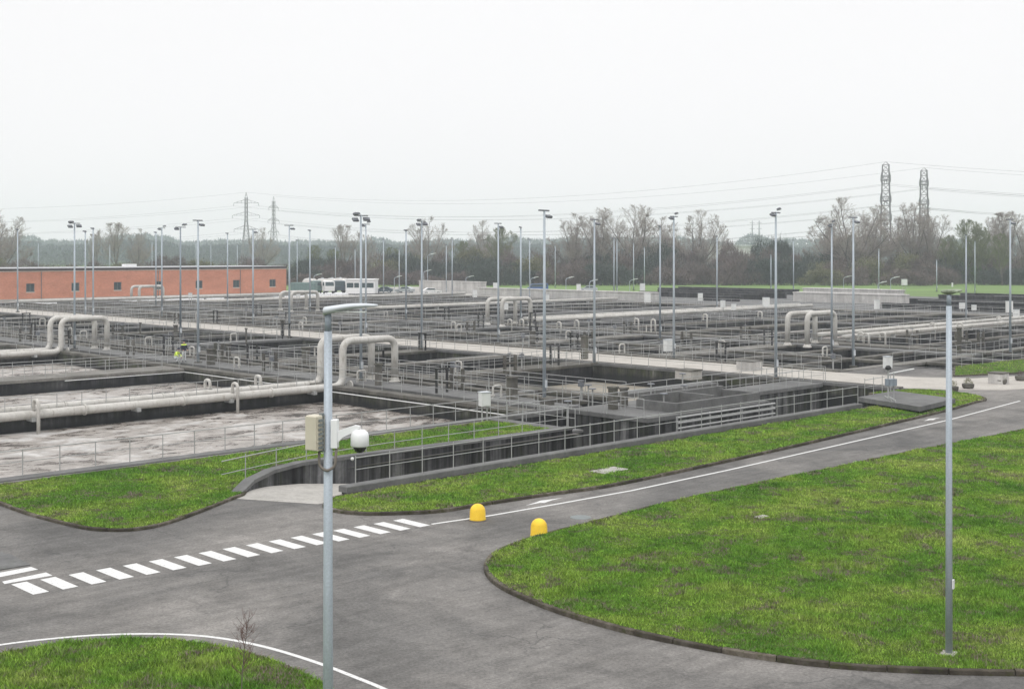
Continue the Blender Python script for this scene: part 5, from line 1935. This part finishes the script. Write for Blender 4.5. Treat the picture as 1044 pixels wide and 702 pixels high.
def tree(px, D, h, k, label, group='bare trees behind the shrub belt', sx=1.0, z=0.0, crown_m=None):
    X, Y = at_d(px, D)
    t = thing('bare_tree' if k != 3 else 'budding_tree', label, 'tree', (X, Y, z), rnd.uniform(0, 6.28), group)
    s_ = h / 20
    for nm, me in zip(('trunk', 'crown'), TREES[k]):
        o = link(nm, me, t)
        o.scale = (s_ * sx, s_ * sx, s_)
    return t


def ht(y, D):
    return EYE - (y - HOR) * D / F_PX


TL = []
for (px, y, D, k, sx) in ((2, 216, 420, 1, 1.0), (-18, 222, 400, 0, 1), (118, 227, 470, 4, 1.0), (140, 234, 480, 0, .8), (98, 238, 500, 4, .8), (268, 233, 520, 1, .8), (350, 229, 430, 4, .9), (372, 240, 430, 2, .8),
                          (437, 222, 420, 0, .9), (497, 226, 420, 1, 1.0), (512, 232, 400, 3, .9), (584, 219, 400, 0, 1.0), (610, 213, 400, 2, 1.0), (646, 210, 390, 2, 1.1), (680, 222, 410, 0, .9), (712, 215, 400, 1, 1.05),
                          (868, 203, 385, 1, 1.25), (845, 224, 400, 2, .9), (928, 208, 390, 2, 1.05), (950, 214, 390, 0, 1.0), (1028, 216, 380, 4, 1.0), (1052, 210, 380, 1, 1.0), (915, 222, 400, 4, .9), (1012, 222, 390, 2, .8), (888, 214, 395, 0, .9)):
    TL.append(tree(px, D, ht(y, D), k, 'x', sx=sx))
count_off(TL, 'tall bare winter tree rising behind the shrub belt')
TG = []
for (px, y, D, sx) in ((984, 224, 365, 1.0), (1003, 232, 360, .9), (970, 240, 370, .9), (1022, 238, 350, .8), (398, 252, 420, 1.0), (322, 250, 430, 1.0), (338, 254, 420, 1.1), (470, 246, 400, 1.0)):
    TG.append(tree(px, D, ht(y, D), 3, 'x', 'young green budding trees', sx))
count_off(TG, 'young budding tree with a light green crown')


def bush_mesh(seed, m, n=5200, tw=0.5):
    g = np.random.default_rng(seed)
    lobes = []
    for k in range(9):
        lobes.append((g.uniform(-4.6, 4.6), g.uniform(-2, 2), g.uniform(2.0, 5.6), g.uniform(1.6, 2.7)))
    P_ = []
    w = g.integers(0, 9, n)
    L_ = np.array(lobes)[w]
    dr = g.normal(size=(n, 3))
    dr /= np.linalg.norm(dr, axis=1)[:, None]
    rr_ = g.uniform(0.25, 1.0, n) ** 0.45 * L_[:, 3] * (0.82 + 0.36 * g.uniform(0, 1, n) ** 3)
    c = L_[:, :3] + dr * rr_[:, None] * np.array([1.1, 1.0, 1.05])
    low = g.uniform(0, 1, n) < 0.28
    c[low, 0] = g.uniform(-6, 6, low.sum())
    c[low, 1] = g.uniform(-2.4, 2.4, low.sum())
    c[low, 2] = g.uniform(0.1, 3.2, low.sum())
    c[:, 2] = np.abs(c[:, 2])
    long_ = g.uniform(0, 1, n) < tw
    d = g.normal(size=(n, 3)) * 0.5 + dr * 0.5
    d[:, 2] = np.where(long_, np.abs(d[:, 2]) + 0.9, d[:, 2])
    d /= np.linalg.norm(d, axis=1)[:, None]
    ln = np.where(long_, g.uniform(0.6, 1.7, n), g.uniform(0.22, 0.42, n))
    s_ = np.cross(d, g.normal(size=(n, 3)))
    s_ /= np.linalg.norm(s_, axis=1)[:, None]
    wd_ = np.where(long_, 0.045, 0.17)[:, None]
    V = np.stack([c - s_ * wd_, c + s_ * wd_, c + d * ln[:, None]], 1).reshape(-1, 3)
    stems = MB()
    for k in range(14):
        x, y = g.uniform(-5, 5), g.uniform(-1.6, 1.6)
        stems.tube([(x, y, 0), (x + g.uniform(-.6, .6), y, 2.5), (x + g.uniform(-1.4, 1.4), y, 5.5)], 0.09, 4, 0.03)
    return tri_mesh('foliage', V, M[m]), stems.mesh('stem', M['bark'])


BUSH = {m: [bush_mesh(40 + 7 * i + j, m, 5200 if m != 'leaf_dark' else 6200, 0.35 if m in ('leaf_green', 'leaf_olive') else 0.75) for j in range(2)] for i, m in enumerate(('leaf_green', 'leaf_olive', 'leaf_brown', 'leaf_dark'))}
BL = {m: [] for m in BUSH}
DESC = {'leaf_green': 'green leafing shrub of the belt beyond the meadow', 'leaf_olive': 'olive shrub of the belt beyond the meadow', 'leaf_brown': 'brown leafless shrub of the belt beyond the meadow', 'leaf_dark': 'dark undergrowth shrub of the belt beyond the meadow'}


def bush(px, D, h, w, m, desc=None):
    X, Y = at_d(px, D)
    t = thing('shrub', 'x', 'shrub', (X, Y, 0), rnd.uniform(-0.5, 0.5) + (math.pi if rnd.random() < .5 else 0), 'shrubs of the belt beyond the meadow')
    f, s_ = rnd.choice(BUSH[m])
    for nm, me in (('foliage', f), ('stem', s_)):
        o = link(nm, me, t)
        o.scale = (w / 11, 1.2, h / 7.6)
    BL[m].append(t)


x = -30.0
while x < 1080:
    for row, (D, yt) in enumerate(((352, 269), (372, 261), (395, 256))):
        if 955 < x < 1012 and row == 0:
            continue
        gap = 470 < x < 470
        top = yt + rnd.uniform(-7, 7)
        if x < 300:
            top += 9
        elif x < 480:
            top += 5
        if 745 < x < 790:
            top -= 9
        if 300 <= x < 480:
            m = rnd.choice(('leaf_green', 'leaf_olive', 'leaf_brown', 'leaf_dark'))
        elif x < 300:
            m = rnd.choice(('leaf_brown', 'leaf_dark', 'leaf_brown', 'leaf_olive'))
        elif x > 940:
            m = rnd.choice(('leaf_dark', 'leaf_green', 'leaf_dark', 'leaf_brown'))
        else:
            m = rnd.choice(('leaf_brown', 'leaf_brown', 'leaf_olive', 'leaf_dark', 'leaf_brown'))
        if row == 0:
            m = rnd.choice((m, 'leaf_dark', 'leaf_brown'))
        bush(x + rnd.uniform(-8, 8), D + rnd.uniform(-6, 6), ht(top, D), rnd.uniform(11, 15), m)
    x += 27
for m, l_ in BL.items():
    if l_:
        count_off(l_, DESC[m])
# far woods: masses nobody could count
def far_wood(x0, x1, D, y0, y1, n, name, m='hillside'):
    g = np.random.default_rng(int(D))
    px = g.uniform(x0, x1, n)
    d = D + g.uniform(-30, 30, n)
    X = (px - CX) * d / F_PX
    topy = y0 + (y1 - y0) * vnoise(px / 24.0, px * 0 + 3.3, 9) + 3 * vnoise(px / 5.0, px * 0 + 7.7, 4)
    top = EYE - (topy - HOR) * D / F_PX
    z = g.uniform(0, 1, n) ** 0.8 * top
    s_ = D / F_PX
    dx, dz = g.normal(size=n) * s_ * 1.2, g.uniform(0.8, 4.0, n) * s_
    w_ = s_ * g.uniform(0.3, 0.9, n)
    a = g.uniform(0, 3.14, n)
    V = np.empty((n, 3, 3))
    V[:, 0] = np.stack([X - w_ * np.cos(a), d - w_ * np.sin(a), z], 1)
    V[:, 1] = np.stack([X + w_ * np.cos(a), d + w_ * np.sin(a), z], 1)
    V[:, 2] = np.stack([X + dx, d, z + dz], 1)
    o = link(name, tri_mesh(name, V.reshape(-1, 3), M[m]))
    struct(o, 'stuff')
far_wood(-60, 600, 850, 243, 253, 60000, 'distant_wood')
far_wood(500, 1120, 950, 248, 255, 50000, 'distant_wood')
far_wood(-80, 1130, 1380, 237, 249, 80000, 'distant_wood')
# distant pale low building on the skyline and a pinkish farmhouse
X, Y = at_d(745, 900)
t = thing('distant_building', 'pale flat building far off between the trees right of centre', 'building', (X, Y, 0), 0)
MB().box(-16, 16, -6, 6, 0, 14).build('wall', M['pale_wall'], t)
MB().box(-17, 17, -7, 7, 14.002, 15).build('roof', M['roof'], t)

# bare sapling on the lower left lawn
X, Y = at_d(246, 25.2)
t = thing('sapling', 'thin leafless sapling on the lower left lawn', 'sapling', (X, Y, 0.03), 0)
r_ = random.Random(4)
MB().tube([(0, 0, 0), (0.02, 0, 0.55), (0.07, 0, 1.05), (0.16, 0, 1.7)], 0.014, 6, 0.004).build('stem', M['bark'], t)
mb = MB()
for k in range(46):
    z = r_.uniform(0.45, 1.6)
    x_ = 0.02 + 0.1 * max(0, z - 0.5)
    a = r_.uniform(0, 6.28)
    e = Vector((math.cos(a), math.sin(a), r_.uniform(0.5, 1.4))).normalized()
    ln = r_.uniform(0.25, 0.6) * (1.25 - z * 0.4)
    p = Vector((x_, 0, z))
    q = p + e * ln * 0.5
    mb.tube([p, q, q + (e + Vector((0, 0, .4))).normalized() * ln * 0.5], 0.005, 3, 0.002, caps=False)
    for j in range(3):
        b = q + Vector((r_.uniform(-.1, .1), r_.uniform(-.1, .1), r_.uniform(0, .2)))
        mb.tube([q, b], 0.003, 3, 0.0015, caps=False)
mb.build('crown', plain('red_twig', (0.13, 0.07, 0.06), 0.9), t)

# ------------------------------------------------------------------ haze
o = MB().box(-900, 950, -60, 1450, -6.3, 56).build('haze', M['turf'])
hm = bpy.data.materials.new('haze')
hm.use_nodes = True
ht_ = hm.node_tree
ht_.nodes.clear()
pv = ht_.nodes.new('ShaderNodeVolumePrincipled')
pv.inputs['Color'].default_value = (0.87, 0.93, 1.0, 1)
pv.inputs['Density'].default_value = 0.00042
pv.inputs['Anisotropy'].default_value = 0.2
oo = ht_.nodes.new('ShaderNodeOutputMaterial')
ht_.links.new(pv.outputs[0], oo.inputs['Volume'])
o.data.materials[0] = hm
struct(o, 'stuff')
